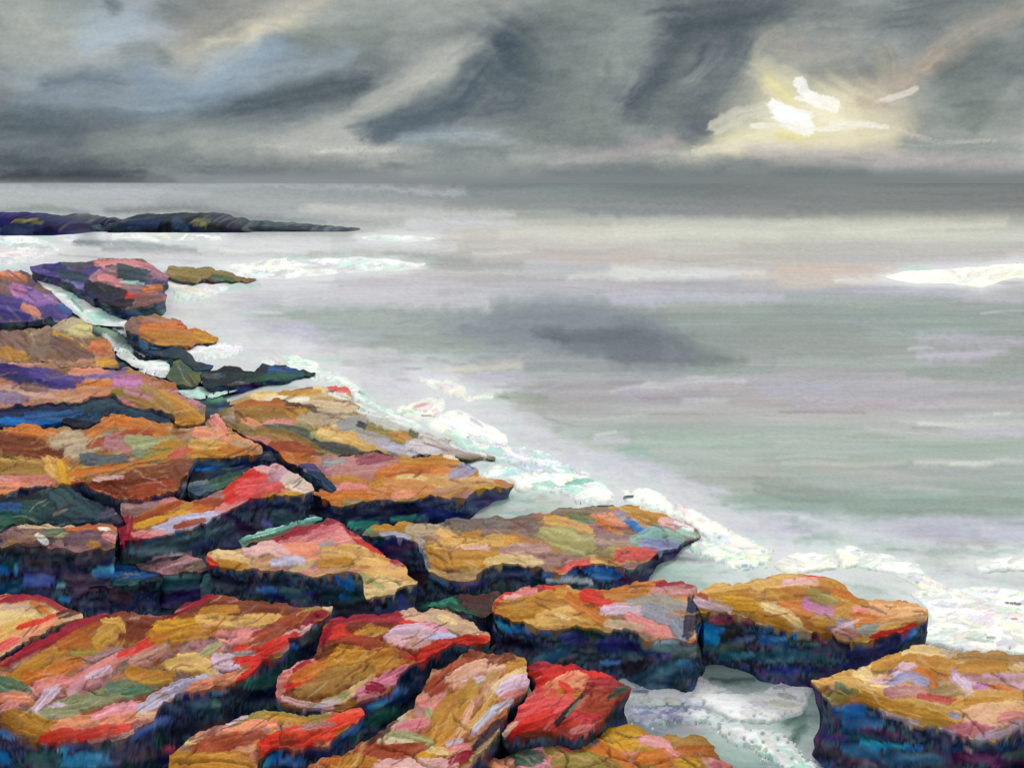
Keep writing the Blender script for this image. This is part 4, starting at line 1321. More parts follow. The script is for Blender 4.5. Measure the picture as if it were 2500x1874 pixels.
mound('reef_rock', 'thin slate tail where the far reef runs into the sea', poly('@P 1480,120 1600,104 1750,112 1900,120 2050,133 2200,148 2400,164'), 566, 4, ['sl', 'st', 'dt', 'dp'],
      '''@P
      #3a3c44 24 1560,140 1900,150 2100,155
      ind 20 1560,175 1700,170''', 11)

# ------------------------------------------------------------------ low dark shelf the slabs stand on
def shelf():
    pts = poly('-500,770 40,705 150,712 220,760 290,800 330,850 420,900 500,960 620,990 860,1030 1000,1120 1180,1195 1100,1225 850,1250 830,1290 900,1330 1040,1420 1190,1440 1250,1460 1250,1560 1215,1600 1290,1640 1290,1820 1200,2300 -900,2300')
    P, quads, be, bv, o = sheet(pts, 4.5, 3, 91)
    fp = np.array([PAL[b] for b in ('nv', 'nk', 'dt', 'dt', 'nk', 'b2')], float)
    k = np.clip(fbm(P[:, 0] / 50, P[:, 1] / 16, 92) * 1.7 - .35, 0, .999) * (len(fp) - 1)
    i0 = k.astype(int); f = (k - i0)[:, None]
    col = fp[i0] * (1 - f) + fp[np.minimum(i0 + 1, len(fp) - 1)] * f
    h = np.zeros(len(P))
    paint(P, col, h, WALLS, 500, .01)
    paint(P, col, h, strokes('''
@B
tl 46 0,1430 200,1370 400,1310
mt 16 0,1410 180,1370 380,1300
#7c8c70 40 0,1470 150,1430 300,1400
#3a4a44 60 0,1510 200,1470
tl 60 480,1290 600,1270
mt 24 500,1260 600,1250
#9cc8ba 60 0,170 250,150 500,110 700,110
mt 30 0,130 200,110 450,90
#4c8c74 60 500,80 700,100
@A
#2f6450 120 1780,130 1900,90 2060,60
mt 50 1450,50 1600,30 1700,40
nv 60 1640,120 1700,180
@P
gg 60 640,830 750,880 900,980
#5c6a60 70 800,900 900,980
#a4b4ac 50 760,950 880,1000
mt 60 700,720 850,760 780,820
#b4c4b4 40 700,890 820,990
@F
dg 60 160,660 340,680
''', soft=.35), 95, .02)
    X, Y = unproject(P[:, 0], P[:, 1], .05)
    zz = .05 + (fbm(X * 2, Y * 2, 96) - .5) * .08 + h * Y / 10
    isb = np.zeros(len(P), bool); isb[bv] = True
    zz = np.where(isb, -.1, zz)
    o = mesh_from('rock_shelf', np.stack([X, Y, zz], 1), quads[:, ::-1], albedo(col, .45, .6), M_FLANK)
    tag(o, 'dark rock shelf in the crevices between the slabs', None, None, 'structure')
shelf()

# ------------------------------------------------------------------ the rocks, far to near
BAY, LEFT, MID, FRONT = 'rocks at the far end of the shore', 'ridges of the left shore', 'slabs of the middle shore', 'slabs of the front shore'
rock('rock', 'indigo and magenta rock at the left edge beside the white channel', '-120,650 0,659 54,663 90,695 127,717 159,739 177,768 159,786 90,779 0,786 -120,790', .8, ['pu', 'mb', 'pu', 'mv'], 25, '''
@P
or_ 50 20,480 150,500
sa 40 0,455 110,470
mb 110 20,560 150,600
mg 110 140,600 230,640
pu 130 250,650 400,720
#a07ab0 80 200,640 330,640
ind 110 0,690 130,720
pu 90 0,660 140,690
sa 50 180,700 240,730
b2 50 430,700 470,720
mb 50 260,570 350,590
''', seed=101, wr=(6, 14), lr=(16, 50), dome=.1, group=BAY)
rock('rock', 'dark purple rock with a pink crest across the white channel', '72,659 134,643 181,645 253,636 347,637 391,663 420,677 380,690 400,705 409,722 409,735 344,753 307,757 271,753 203,713 195,700 145,681 90,670', .5, ['dp', 'pu', 'mv', 'dt'], 20, '''
@P
pu 110 230,450 400,450
ind 60 330,415 400,430
#4c5054 50 450,400 800,390
pu 90 520,500 680,470
#6a6298 80 500,560 620,530
pk 70 680,405 850,410 1000,400
mp 70 980,440 1130,490
dt 90 780,450 950,480
mp 90 660,500 720,480
pk 60 700,510 820,540
mv 70 860,580 1000,600
rd 60 830,620 980,650
#a0686c 70 950,640 1110,640
or_ 50 990,575 1060,565
mb 70 880,680 1050,660
nv 90 580,620 780,660
nk 60 700,690 850,670
nk 70 620,560 800,600
mt 20 820,525 960,535
dt 60 420,470 560,500
''', seed=102, wr=(6, 14), lr=(16, 50), dome=.1, group=BAY)
rock('rock', 'thin olive spit tapering into the white breaker', '398,652 452,650 543,656 579,674 640,684 524,688 434,681 400,667', .2, ['ob2', 'ol', 'ob2'], 4, '''
@P
#8c7c50 90 1120,440 1400,460 1580,490
db 24 1380,515 1450,515
gn 40 1450,500 1550,510''', seed=103, dip=(430, 640, .17), wr=(6, 12), lr=(30, 70), dome=.03, group=BAY)
rock('rock', 'small orange rock ringed by foam below the purple rock', '300,789 326,775 373,768 434,786 481,807 539,829 532,840 463,844 398,844 362,833 311,811', .45, ['or_', 'oc', 'mv'], 8, '''
@P
mb 110 880,800 950,880
#b0786c 60 1000,800 1200,810
or_ 90 1000,850 1250,850 1350,890
oc 90 1000,910 1250,920
yl 60 1340,890 1480,920
rb 40 1220,800 1270,800''', seed=104, dip=(330, 500, .36), wr=(6, 14), lr=(20, 60), group=BAY)
rock('rock', 'brown and ochre block under the indigo rock at the left edge', '-120,815 0,810 58,800 137,797 163,782 224,789 231,815 271,836 275,865 300,890 253,901 199,898 108,883 0,888 -120,890', .8, ['mb', 'ob2', 'mv', 'ob2'], 60, '''
@P
#8f7c6c 150 200,950 380,880
mb 120 60,920 120,980
oc 70 0,1000 150,1030
yl 40 380,880 450,920 560,970
#c6bc86 110 480,820 620,840
#c4744a 90 660,960 740,960 700,1020
mb 110 420,960 600,1050
#b08468 80 500,1110 700,1070
yl 40 660,1080 760,1070
#a88470 80 300,1090 500,1110
bg 60 400,830 500,790''', seed=105, wr=(7, 18), lr=(20, 60), group=LEFT)
rock('rock', 'slate blue wet ledge below the small orange rock', '340,850 398,848 450,858 480,880 530,893 488,905 440,880 380,868', .25, ['st', 'dt', 'b2'], 20, '', seed=106, dome=.02, wr=(6, 12), lr=(16, 40), group=BAY)
rock('rock', 'moss green rock at the foot of the mint channel', '398,912 428,880 452,874 470,884 500,918 482,944 440,942 408,930', .22, ['gg', 'gn', 'ol'], 60, '', seed=107, dome=.04, wr=(6, 14), lr=(16, 40), group=BAY)
rock('rock', 'low navy rock washed by foam above the cream slab', '490,912 532,896 615,900 669,892 723,901 770,916 687,930 579,938 506,948 487,938', .25, ['nv', 'dt', 'nk'], -4, '''
@P
b2 60 1850,1120 2000,1140
dg 60 1700,1175 2050,1165
st 30 1380,1155 1500,1160
nk 60 1450,1110 1700,1120''', seed=108, dip=(520, 740, .2), dome=.02, wr=(6, 14), lr=(20, 60), group=BAY)
rock('rock', 'purple and orange ridge behind the blue hollow, left edge', '-120,892 0,893 108,886 199,900 253,903 326,896 362,922 434,936 427,947 470,967 492,985 507,1034 492,1040 428,1036 431,1027 376,995 313,989 275,966 203,978 133,986 58,992 0,995 -120,995', .8, ['mv', 'sa', 'ob2', 'mp'], -8, '''
@P
ind 100 0,1120 250,1180
ind 80 300,1225 500,1230
pu 80 250,1140 500,1190
#6c5c94 70 600,1150 800,1130
or_ 80 570,1245 800,1225
sa 50 500,1130 700,1120
mg 90 820,1205 980,1205
#b07858 60 1000,1185 1190,1210
ob 40 1120,1210 1190,1215
#c09c88 90 0,1270 350,1290
#b8866a 70 420,1290 750,1270
#7c6c8c 80 0,1300 120,1310
mb 60 180,1230 280,1250
ol 60 800,1270 1000,1290
nv 30 0,1150 200,1200
@A
ob2 110 1150,120 1350,180 1480,280
oc 100 1380,100 1550,200 1680,290
#a88a56 110 1250,70 1400,190
oc 80 1500,320 1720,330
mp 60 1080,60 1250,100''', seed=109, dome=.06, group=LEFT)
rock('rock', 'pale cream slab with a rose patch at the waterline', '560,985 600,965 658,958 716,955 759,949 800,941 846,943 858,955 855,975 884,998 846,1001 774,995 695,980 600,983', .4, ['ye', 'lo', 'be'], -3, '''
@B
ye 90 100,230 400,225 650,195
oc 50 300,215 600,195
wh 60 720,200 850,250
pr 56 730,160 870,190
mb 30 380,170 540,165
be 60 500,290 900,330
cw 50 200,265 500,265''', seed=110, dip=(700, 884, .3), dome=.02, wr=(6, 14), lr=(30, 90), group=MID)
rock('rock', 'rust brown ridge with a yellow dab and pink shoulder, left edge', '-120,1047 0,1047 58,1041 130,1047 203,1053 240,1033 272,1012 304,1015 347,1027 405,1040 428,1042 507,1040 515,1014 543,1015 560,1050 600,1071 640,1087 650,1105 602,1111 550,1117 475,1125 463,1160 446,1192 362,1221 290,1224 203,1180 116,1189 0,1209 -120,1212', .75, ['ob2', 'or_', 'bg', 'oc'], -10, '''
@A
br 170 0,470 250,510 400,590
br 110 100,570 450,600 600,565 d.3
or_ 90 80,380 400,410 600,480
bg 130 500,490 750,460
or_ 90 780,410 950,290 1040,270
or_ 110 1050,330 1250,350 1350,400
#b08c50 90 0,650 200,660 350,690
ob2 110 0,720 200,730 350,740
pk 90 0,820 250,830 400,820
sa 70 0,890 200,870
lo 130 430,680 480,750 560,780
yl 90 520,690 540,780
bg 110 600,580 800,520
rb 70 770,520 950,450 d.3
rb 60 970,420 1250,400 d.35
mp 140 970,500 1080,510
sg 110 1120,470 1300,500
gg 80 1150,580 1300,620
sg 80 1150,520 1420,470
st 110 740,640 900,650 1000,640
oc 120 1380,560 1480,540
ol 70 1250,600 1400,570
or_ 70 620,760 900,720 1050,710
oc 40 1050,710 1400,600 1500,550
br 130 1000,840 1300,770 1600,670
br 130 800,890 1100,890 1500,820
rb 110 1100,940 1400,860
#b85c54 80 1480,600 1620,540
pk 100 1780,270 1880,400
sa 120 1700,430 1850,460
or_ 90 1650,540 1900,560 2070,590
lo 80 1640,520 1850,520
oc 50 1650,610 2000,595
lp 30 800,810 1020,790
rb 70 650,850 950,940
sa 110 1950,330 2180,370
#c08458 70 1950,430 2180,500
''', seed=111, dome=.09, group=LEFT, relief=.012)
rock('rock', 'brown slab streaked olive and yellow behind the salmon slab', '540,1000 600,983 695,982 774,998 860,1004 918,1015 982,1029 1020,1050 1092,1073 1121,1102 1222,1120 1150,1124 1034,1112 985,1118 927,1106 803,1112 774,1124 730,1138 687,1124 649,1086 600,1069 560,1048 535,1020', .5, ['ob2', 'ol', 'bg', 'dgr'], 18, '''
@B
ob 140 0,320 300,325
ob2 120 0,390 350,410
oc 110 400,370 550,430
sa 60 0,440 100,480
pk 60 180,470 380,460
bg 100 500,430 800,420
#4c5048 80 200,500 450,540 600,600
#383c3a 90 600,640 850,690 1000,700
sg 80 600,570 700,590
lo 110 660,545 850,590 1100,690
ye 50 640,540 780,590
ob2 110 150,550 350,600 550,690
be 90 780,480 1000,430
gr 110 850,490 1000,470
#2c3440 60 980,490 1080,530
ol 100 1080,520 1250,570
oc 80 1250,560 1350,580
lv 70 1150,640 1330,690
#aaa0a4 90 1000,580 1150,620
#c4bcc0 100 1400,640 1700,640
#c8c8c4 110 1100,420 1300,480
pl 60 1400,710 1650,705
rb 120 250,680 480,700
or_ 90 280,750 550,780
pk 60 0,600 150,620
or_ 70 0,660 150,700
be 80 650,330 900,340
db 36 350,310 600,315
#b4a4a4 70 1700,690 2000,720
wh 60 980,360 1180,400 1330,450 1480,520 d.25
pl 70 1500,570 1750,650 d.25
wh 50 1750,640 2000,720 d.3
''', seed=112, dip=(880, 1200, .46), dome=.03, group=MID)
rock('rock', 'long salmon and orange slab ending in foam above the black crack', '724,1140 760,1112 815,1112 890,1110 947,1110 985,1122 1034,1116 1107,1116 1130,1131 1165,1142 1179,1163 1240,1174 1258,1182 1252,1193 1200,1199 1165,1200 1092,1215 1043,1209 1020,1223 985,1232 947,1218 890,1232 846,1235 803,1229 765,1212 751,1207 803,1190 785,1149', .55, ['or_', 'sa', 'mp', 'oc'], -5, '''
@B
mp 130 750,830 1000,810 1250,800
#8c4c58 70 980,760 1200,745
gr 60 690,800 800,790
#b48480 120 800,900 1050,890
or_ 140 1200,900 1500,870 1750,840
ob 70 1350,880 1500,870
oc 90 1350,770 1600,765 1800,795
lo 100 1300,970 1700,950 2000,950
#c88c5c 110 1150,1000 1500,1020
oc 80 780,930 960,980
pk 80 800,1010 1000,1020
oc 70 1080,980 1130,960
or_ 90 530,1070 800,1085
or_ 70 850,1070 1200,1065
sa 60 1270,1075 1400,1065
yl 50 1940,1015 2120,1005
#9a98b4 120 1790,890 1900,840
bl 26 1860,800 1910,835
ol 44 1300,1135 1450,1110
#8c7c58 56 850,1140 1000,1140
ye 40 1300,930 1500,940
wh 60 2010,890 2150,870 2211,860
pl 50 1850,780 2000,830
cw 40 1700,745 1850,760
''', seed=113, dip=(1050, 1258, .38), dome=.05, group=MID)
rock('rock', 'red and pink wedge with a lavender lower lip', '290,1220 362,1226 446,1217 469,1226 550,1197 600,1151 623,1134 658,1131 724,1151 779,1197 751,1209 690,1214 652,1212 600,1227 593,1243 538,1257 492,1281 405,1307 359,1315 292,1333 290,1299 313,1282 301,1253', .7, ['mv', 'sa', 'mb', 'rb'], -22, '''
@A
#a06c5c 100 750,930 1000,980
mv 120 1050,1030 1300,1060
mb 80 1080,1080 1250,1080
oc 120 1150,1180 1350,1090 1600,1030
yl 50 1160,1190 1400,1090 1600,1070
rb 50 1150,1140 1500,1000
lv 110 1350,1230 1550,1160 1800,1100
lv 60 1600,1120 1830,1090
rb 50 1500,1200 1700,1145
rb 90 1700,1010 1880,1000
or_ 60 1640,1050 1750,1040
pk 80 1870,1040 2050,970
cr 130 1030,1320 1060,1200
cr 60 1050,1290 1230,1280
pk 60 1150,1265 1350,1260
rd 100 1950,900 2150,770
rd 90 1950,960 2100,900
@B
rd 100 0,950 100,880 200,880
pr 150 0,1020 200,990 280,940
lp 110 150,830 330,850 430,890
#c09cac 80 250,900 420,890
pw 130 400,970 500,1000 600,1030
oc 70 200,1090 380,1110 480,1120
yl 36 350,1050 530,1090''', seed=114, dome=.07, group=LEFT)
rock('rock', 'low brown ledge with white flecks under the teal hollow, left edge', '-120,1300 0,1305 43,1289 101,1284 174,1284 278,1281 290,1292 290,1333 260,1342 174,1347 116,1333 58,1327 0,1332 -120,1332', .85, ['mb', 'mv', 'ob2', 'dp'], 4, '''
@A
mb 60 50,1270 300,1240
gg 60 400,1250 560,1240
#b0603c 80 600,1215 960,1215
wh 40 850,1225 900,1230
wh 50 330,1290 370,1320
sg 40 480,1280 550,1270
#6c5460 110 620,1310 850,1310
oc 40 760,1350 820,1350
pk 60 900,1290 990,1310
be 40 180,1195 600,1190''', seed=115, dome=.03, group=LEFT)
rock('rock', 'narrow mauve ledge left of the pink peaked slab', '330,1380 395,1364 460,1347 490,1360 515,1382 505,1396 430,1400 350,1394', .45, ['mp', 'mb', 'dp'], -12, '', seed=116, dome=.02, group=MID)
rock('rock', 'ochre and olive slab with a blue mint corner in the middle', '875,1307 918,1278 1000,1278 1043,1278 1121,1267 1200,1263 1287,1257 1345,1254 1403,1234 1460,1231 1547,1237 1605,1248 1663,1263 1692,1280 1721,1306 1678,1323 1655,1341 1594,1352 1591,1361 1556,1381 1547,1393 1449,1378 1374,1399 1330,1393 1301,1381 1229,1378 1200,1387 1150,1410 1107,1419 1063,1408 1043,1382 1040,1365 1020,1322 947,1307', .5, ['ob2', 'lo', 'mv', 'oc'], 12, '''
@B
#5f6150 150 1100,1450 1400,1480
#6c6048 110 1200,1530 1420,1520
lv 60 1180,1405 1350,1425
#b8aebc 60 1450,1440 1520,1550
#4c8c70 70 900,1345 1080,1345
oc 90 1120,1335 1300,1335
#4c464a 90 1550,1300 1780,1310
#6a5e58 110 1800,1310 2100,1340
bg 90 1400,1370 1650,1360
lo 90 1660,1390 1800,1480
oc 130 1900,1430 2200,1440
lo 100 1600,1510 1950,1490
lp 70 1740,1555 1900,1535 2000,1525
oc 130 1560,1620 1800,1600 2200,1620
oc 80 1560,1550 1640,1640
#4c6c7c 80 1450,1570 1500,1640
@C
#6c6662 100 0,940 300,950
#7c6a66 120 0,1030 350,1010
lo 100 0,1110 120,1110
oc 90 150,1090 250,1100
#b08c88 130 150,1200 400,1190
mv 110 400,1270 700,1250
ye 80 0,1290 200,1270 380,1285
pr 60 580,1350 860,1275
#a4a06c 170 500,1060 700,1130 950,1190
lo 80 490,940 650,965 800,1030
ol 60 650,890 850,900
gg 60 700,930 900,950
sa 110 930,900 1080,960
oc 110 1100,860 1280,880 1450,940
or_ 70 920,960 1000,1010
yl 40 1050,1060 1090,1060
#a08684 100 950,1120 1200,1120
bv 70 1080,900 1250,1020
bl 50 1160,960 1260,1040
#8cb8b4 110 1250,1100 1400,1040 1550,1080
#8c94bc 100 1300,1150 1560,1170
lp 70 1450,950 1650,990
lo 80 880,1285 1150,1285
pr 90 1100,1235 1340,1225
mv 60 1130,1325 1220,1330
#7c7064 70 550,850 800,845 950,860
wh 50 1280,830 1450,850 1600,920 d.35
mt 60 1600,1020 1700,1060
wh 40 1560,960 1680,1010 d.4
nk 40 920,800 1180,790 d.25
''', seed=117, dip=(1430, 1710, .44), dome=.06, group=MID)
rock('rock', 'pink peaked slab with crimson edges and cream foot', '803,1268 832,1273 875,1314 933,1349 982,1380 1000,1403 1023,1420 1017,1431 962,1451 890,1460 878,1449 884,1419 855,1402 820,1397 785,1405 716,1396 655,1387 580,1392 520,1382 490,1359 510,1342 550,1342 600,1346 629,1328 681,1317 716,1297 774,1276', .6, ['pk', 'lo', 'sa', 'mv'], -15, '''
@B
cr 100 300,1430 500,1370 720,1300
pk 160 400,1510 650,1460 850,1410
sa 130 380,1560 600,1540
lp 110 50,1535 200,1510 290,1550
pk 100 700,1370 820,1400
#c06c78 60 560,1400 760,1340
cr 70 820,1300 950,1440 1150,1560 1300,1640
rd 36 900,1420 1150,1580
lo 130 720,1560 900,1580 1100,1620
oc 70 650,1640 850,1635
lv 70 250,1640 450,1615
gr 40 640,1490 720,1480
@E
lo 170 1000,60 1200,70 1400,80
ye 100 1000,175 1150,185 1350,135
ye 60 1120,60 1300,100
sg 40 980,40 1150,140
@A
ye 90 1850,1435 2050,1475
oc 70 1800,1515 2030,1525
rd 60 1700,1455 1800,1515''', seed=118, dome=.07, group=MID)
rock('rock', 'ochre slab with red edges and pink right end above a navy wall', '1206,1490 1217,1466 1243,1439 1339,1431 1385,1434 1420,1434 1484,1439 1518,1428 1605,1419 1652,1418 1707,1437 1712,1452 1716,1466 1716,1495 1704,1564 1576,1556 1547,1541 1484,1538 1403,1535 1330,1532 1272,1523 1229,1512 1206,1507', .52, ['oc', 'lo', 'or_', 'mv'], 6, '''
@F
cr 70 60,270 160,200 400,150
cr 60 20,380 80,350
rd 60 60,260 130,210
rd 60 480,130 640,155
pk 70 230,190 340,180
lp 70 150,240 240,240
oc 160 150,330 400,290 550,230
oc 130 200,400 500,400 900,450
lo 110 450,400 700,360 800,400
ye 40 560,390 640,420
oc 120 600,200 850,210
or_ 110 700,260 900,400
yl 40 650,140 800,140
rd 120 830,215 980,275
rd 70 900,290 1000,300
or_ 110 1000,155 1200,155 1380,115
#b48048 70 1000,220 1250,205
cr 56 1420,120 1560,105 1740,148
mp 80 1400,185 1700,165
gr 90 1200,280 1400,250 1580,300
ll 90 980,350 1100,330 1230,340
pk 110 1200,420 1400,510 1550,540
#8c90a0 120 1350,350 1550,420
#7c8894 90 1560,480 1600,540
nv 90 1700,280 1660,500
nk 50 1750,250 1740,540
be 70 1000,460 1220,485
lo 60 300,440 700,465
''', seed=119, dome=.05, group=FRONT)
rock('rock', 'golden domed slab beside the white surf on the right', '1694,1451 1736,1434 1779,1425 1840,1417 1860,1417 1903,1408 1976,1405 2019,1409 2048,1422 2063,1439 2121,1460 2181,1463 2222,1471 2265,1490 2265,1507 2257,1518 2222,1530 2202,1539 2129,1565 2097,1571 2068,1565 2034,1550 1984,1541 1927,1542 1860,1523 1820,1509 1779,1503 1736,1494 1704,1496 1692,1466', .55, ['lo', 'oc', 'or_', 'oc', 'be'], 12, '''
@F
oc 90 1830,210 2211,200
yl 100 1950,260 2211,290
lo 70 1800,170 2000,130 2211,110
ll 90 1770,270 1960,310
rb 36 1750,205 1800,225
@G
lo 120 0,130 200,90 400,95
lp 70 220,120 400,90 540,80
oc 110 100,220 350,210
oc 110 550,95 680,140
rd 30 380,45 540,48
or_ 100 200,300 380,340
ye 70 30,300 200,360 300,440
oc 70 0,390 200,470
mg 90 400,290 520,330 640,320
ol 90 450,220 600,260
oc 110 680,330 830,310
yl 30 600,220 720,250
or_ 60 620,190 780,230
pk 80 820,340 1000,350
or_ 80 800,400 940,400
#d8a878 140 1000,310 1200,330 1370,345
#d8a878 90 1050,390 1300,390
bv 80 590,460 740,460
oc 90 460,430 560,440
mp 70 640,520 770,540
or_ 40 790,440 830,570
gr 80 850,500 980,480
lo 50 1000,480 1140,450
rd 56 940,570 1000,535 1150,515 1260,475
lo 40 780,600 930,590
cr 30 1120,235 1280,258
lp 30 620,500 800,420''', seed=120, dome=.10, group=FRONT)
rock('rock', 'pale yellow rock with crimson edge at the left edge', '-120,1450 0,1451 58,1445 116,1454 150,1480 174,1483 203,1503 145,1523 72,1558 29,1581 0,1604 -120,1620', .6, ['lo', 'ye', 'sa'], -25, '''
@D
ye 150 0,430 200,400
lo 140 0,560 180,460
cr 70 0,240 250,205 400,240 500,300
or_ 40 280,270 400,340
#c0a090 60 60,300 250,310
rd 60 180,470 330,430 450,380
sa 70 100,580 250,530 400,450
db 60 520,370 650,340
pr 60 0,650 120,590''', seed=121, dome=.06, group=FRONT)
rock('rock', 'bronze slab with bands of red, lavender and green, front left', '-120,1612 0,1622 43,1599 87,1570 174,1523 246,1500 290,1497 385,1509 428,1497 452,1474 507,1454 550,1463 640,1471 724,1480 788,1480 814,1483 811,1501 762,1539 739,1550 707,1565 698,1594 643,1623 600,1655 579,1663 550,1678 428,1698 417,1715 391,1736 376,1759 318,1799 304,1811 232,1811 116,1814 58,1811 17,1770 0,1773 -120,1770', .62, ['ob2', 'oc', 'rb', 'mv', 'pk', 'mb'], -24, '''
@D
cr 130 0,760 250,640 600,480 900,410 1050,400
#8c2434 60 150,700 500,540
rd 60 0,720 130,690
br 90 700,520 1000,420 1300,440
br 170 1000,450 1250,500
oc 180 220,880 500,730 760,620
ob 120 560,620 820,510
#a8823c 140 850,570 950,490
lo 40 880,430 1000,430 1040,490
or_ 100 250,920 420,890 620,800
ol 50 620,700 780,690
mv 90 850,740 980,680
pk 100 650,940 850,830 1060,720 1200,640
rd 90 1050,715 1200,655 1330,585
#b08478 110 1150,770 1350,680
pk 90 280,1010 550,950
mp 100 620,1010 780,930
ll 60 760,900 900,850
#7c8664 130 350,1180 700,1120 1000,1020 1250,970
gg 100 950,1000 1300,940
gn 70 1080,1025 1250,1000
#8c8c6c 100 320,1210 600,1225
ll 80 330,1150 400,1060 450,1030
ll 34 430,1140 540,1130
oc 150 130,1260 300,1310 480,1350
sa 110 500,1330 800,1290
#dc98a4 110 850,1250 1000,1180 1130,1150
sa 90 900,1300 1150,1220 1300,1210
#d8463c 90 400,1415 620,1395
#d8463c 70 700,1405 870,1365 1050,1320
lv 110 1230,1150 1400,1040 1600,960
#b8c0dc 56 1680,900 1830,865
sa 100 1620,1000 1800,940 2000,880
#d0b070 130 1480,800 1650,770 1750,800
oc 110 1130,890 1280,920 1380,900
oc 140 1350,530 1500,480 1620,450
yl 90 1350,480 1600,430
oc 100 1500,570 1800,520
br 170 1480,340 1750,310 2100,300 2211,330
cr 90 1480,360 1620,280 1760,230
oc 80 1730,370 1900,345 2000,335
lo 80 1700,430 2000,440 2211,435
pk 120 1900,570 2050,540 2180,570
sg 60 1720,700 1830,640
ll 110 1850,755 1960,765
rd 50 1990,655 2211,645
gr 40 2000,695 2211,705
rd 80 2020,755 2211,775
rd 50 2020,920 2180,840
gn 110 0,960 180,1010
sa 90 0,1090 200,1090
pk 60 20,1180 110,1150
be 50 1180,1210 1320,1220
@E
br 100 0,310 400,340
lo 90 0,425 280,420
pk 100 0,545 150,535
rb 160 150,590 400,460 600,410
cr 60 500,440 640,370
lp 64 340,565 520,495
rd 100 150,695 250,640 370,580
rd 50 0,765 150,745
rd 50 0,870 130,790
be 50 680,315 730,335''', seed=122, dome=.08, group=FRONT, relief=.013)
rock('rock', 'red rimmed slab with golden patches and a pink tip, front middle', '820,1507 890,1505 994,1497 1011,1489 1052,1489 1092,1486 1130,1512 1173,1529 1196,1558 1196,1571 1150,1576 1107,1575 1063,1602 1000,1634 988,1649 947,1695 898,1707 878,1715 837,1733 803,1730 745,1727 687,1721 669,1707 667,1678 678,1655 730,1617 762,1614 774,1579 791,1542 803,1523', .62, ['rb', 'ob', 'oc', 'rb', 'br'], -24, '''
@E
cr 110 780,430 1000,410 1350,400
rd 120 700,540 820,530 900,580
br 80 900,490 1200,490
oc 60 950,545 1050,495 1180,525
cr 60 650,610 700,510
rb 130 850,630 1100,630 1300,690
rd 90 1300,490 1450,430
ll 150 1300,565 1500,530 1650,565
#dc9cb4 70 1530,480 1650,510
lp 80 1250,615 1500,645
#b8bcdc 50 1600,585 1750,560
be 120 1400,380 1600,380 1800,470 1980,530
ye 50 1650,395 1750,445
rd 80 1450,725 1650,650 1850,590 2060,595
#c84038 80 1350,795 1550,745
br 80 620,690 850,650
yl 90 720,770 800,690 940,700
oc 170 800,800 1000,790 1150,740
oc 110 900,845 1150,825
oc 60 1200,800 1380,795
ob2 160 500,980 700,920 950,860
pk 90 270,920 400,840 520,790
cr 60 430,845 520,795
pk 110 255,1050 285,960
rd 60 360,975 510,925
or_ 110 450,900 600,830
lp 60 330,1080 450,1110 700,1150
ye 70 650,1120 850,1040 1050,930
sg 60 680,1075 830,1035
sg 40 560,1120 620,1110
ll 60 620,1135 750,1085
#d888a8 100 1000,1025 1200,930 1330,870
cr 90 1070,990 1120,1005
pk 40 960,1085 1100,1045''', seed=123, dome=.08, group=FRONT, relief=.013)
rock('rock', 'scarlet edged slab at the bottom, below the golden patched slab', '420,1848 463,1805 492,1791 556,1767 600,1753 638,1738 672,1747 745,1747 803,1738 860,1729 890,1738 892,1750 860,1770 817,1799 797,1825 745,1834 687,1822 652,1837 635,1857 618,1960 400,1960', .66, ['oc', 'rb', 'sa', 'mb'], -18, '''
@E
ol 70 0,1245 200,1210 450,1265 650,1240
oc 60 200,1240 500,1290
sa 90 0,1330 200,1310
mv 60 0,1440 150,1370
#d8402c 140 200,1470 400,1410 650,1370
#d8402c 110 700,1320 900,1230 980,1215
rd 80 180,1500 500,1460
mv 50 500,1330 720,1300
@D
oc 140 1500,1600 1750,1600 2000,1610
ye 40 1580,1455 1740,1485
rb 120 1700,1510 2000,1440 2150,1410
sa 90 1930,1345 2150,1325
ll 60 1950,1290 2050,1260
ol 30 1950,1335 2211,1210
oc 130 1480,1650 2100,1700''', seed=124, dome=.06, group=FRONT, relief=.013)
rock('rock', 'pink and cream slab with a broad ochre stripe, bottom middle', '1144,1590 1180,1592 1200,1596 1249,1599 1289,1610 1283,1660 1298,1672 1285,1690 1250,1725 1233,1750 1210,1795 1185,1830 1150,1850 1130,1960 720,1960 745,1862 817,1845 878,1830 890,1813 947,1767 976,1755 1020,1714 1034,1680 1063,1642', .64, ['be', 'pk', 'oc', 'rb', 'sa'], -50, '''
@E
rb 130 1600,960 1750,860 2000,750
br 90 1900,710 2200,730
#d0a890 100 1750,910 1950,830 2150,800
ll 60 1850,975 1980,935
sg 80 1850,1065 1900,1015
pk 60 1500,1125 1600,1145
sg 80 1550,1200 1580,1280
oc 220 1650,1360 1720,1210 1820,1100
#d8a890 60 1900,1150 1800,1350
lo 60 1850,1330 2000,1200 2100,1060 2150,960
#c8c4d4 50 1930,1320 2050,1210 2180,1150
or_ 50 2080,1290 2180,1200
#d88c98 90 1330,1320 1480,1280
sg 80 1250,1390 1400,1400 1530,1430
#c8c0a4 40 1200,1430 1380,1420
rb 120 1000,1510 1200,1530 1440,1490
db 100 1050,1410 1200,1300
yl 80 1480,1580 1560,1545
ye 60 1560,1500 1700,1525
oc 100 780,1630 940,1600 1100,1630
lp 90 1150,1640 1400,1630 1720,1620
ob 80 520,1610 730,1580
cr 80 1760,1600 1850,1560
dp 70 1950,1460 2100,1310 2211,1240
lv 50 1720,1455 1800,1425
pk 70 1750,1500 1850,1480
@F
br 90 20,750 120,740
oc 90 180,805 290,780
ye 70 40,980 200,890 300,840
ll 110 90,1015 200,960 300,930
pk 50 120,1065 230,1025
#c4c8d8 60 20,1180 150,1115''', seed=125, dome=.08, group=FRONT, relief=.013)
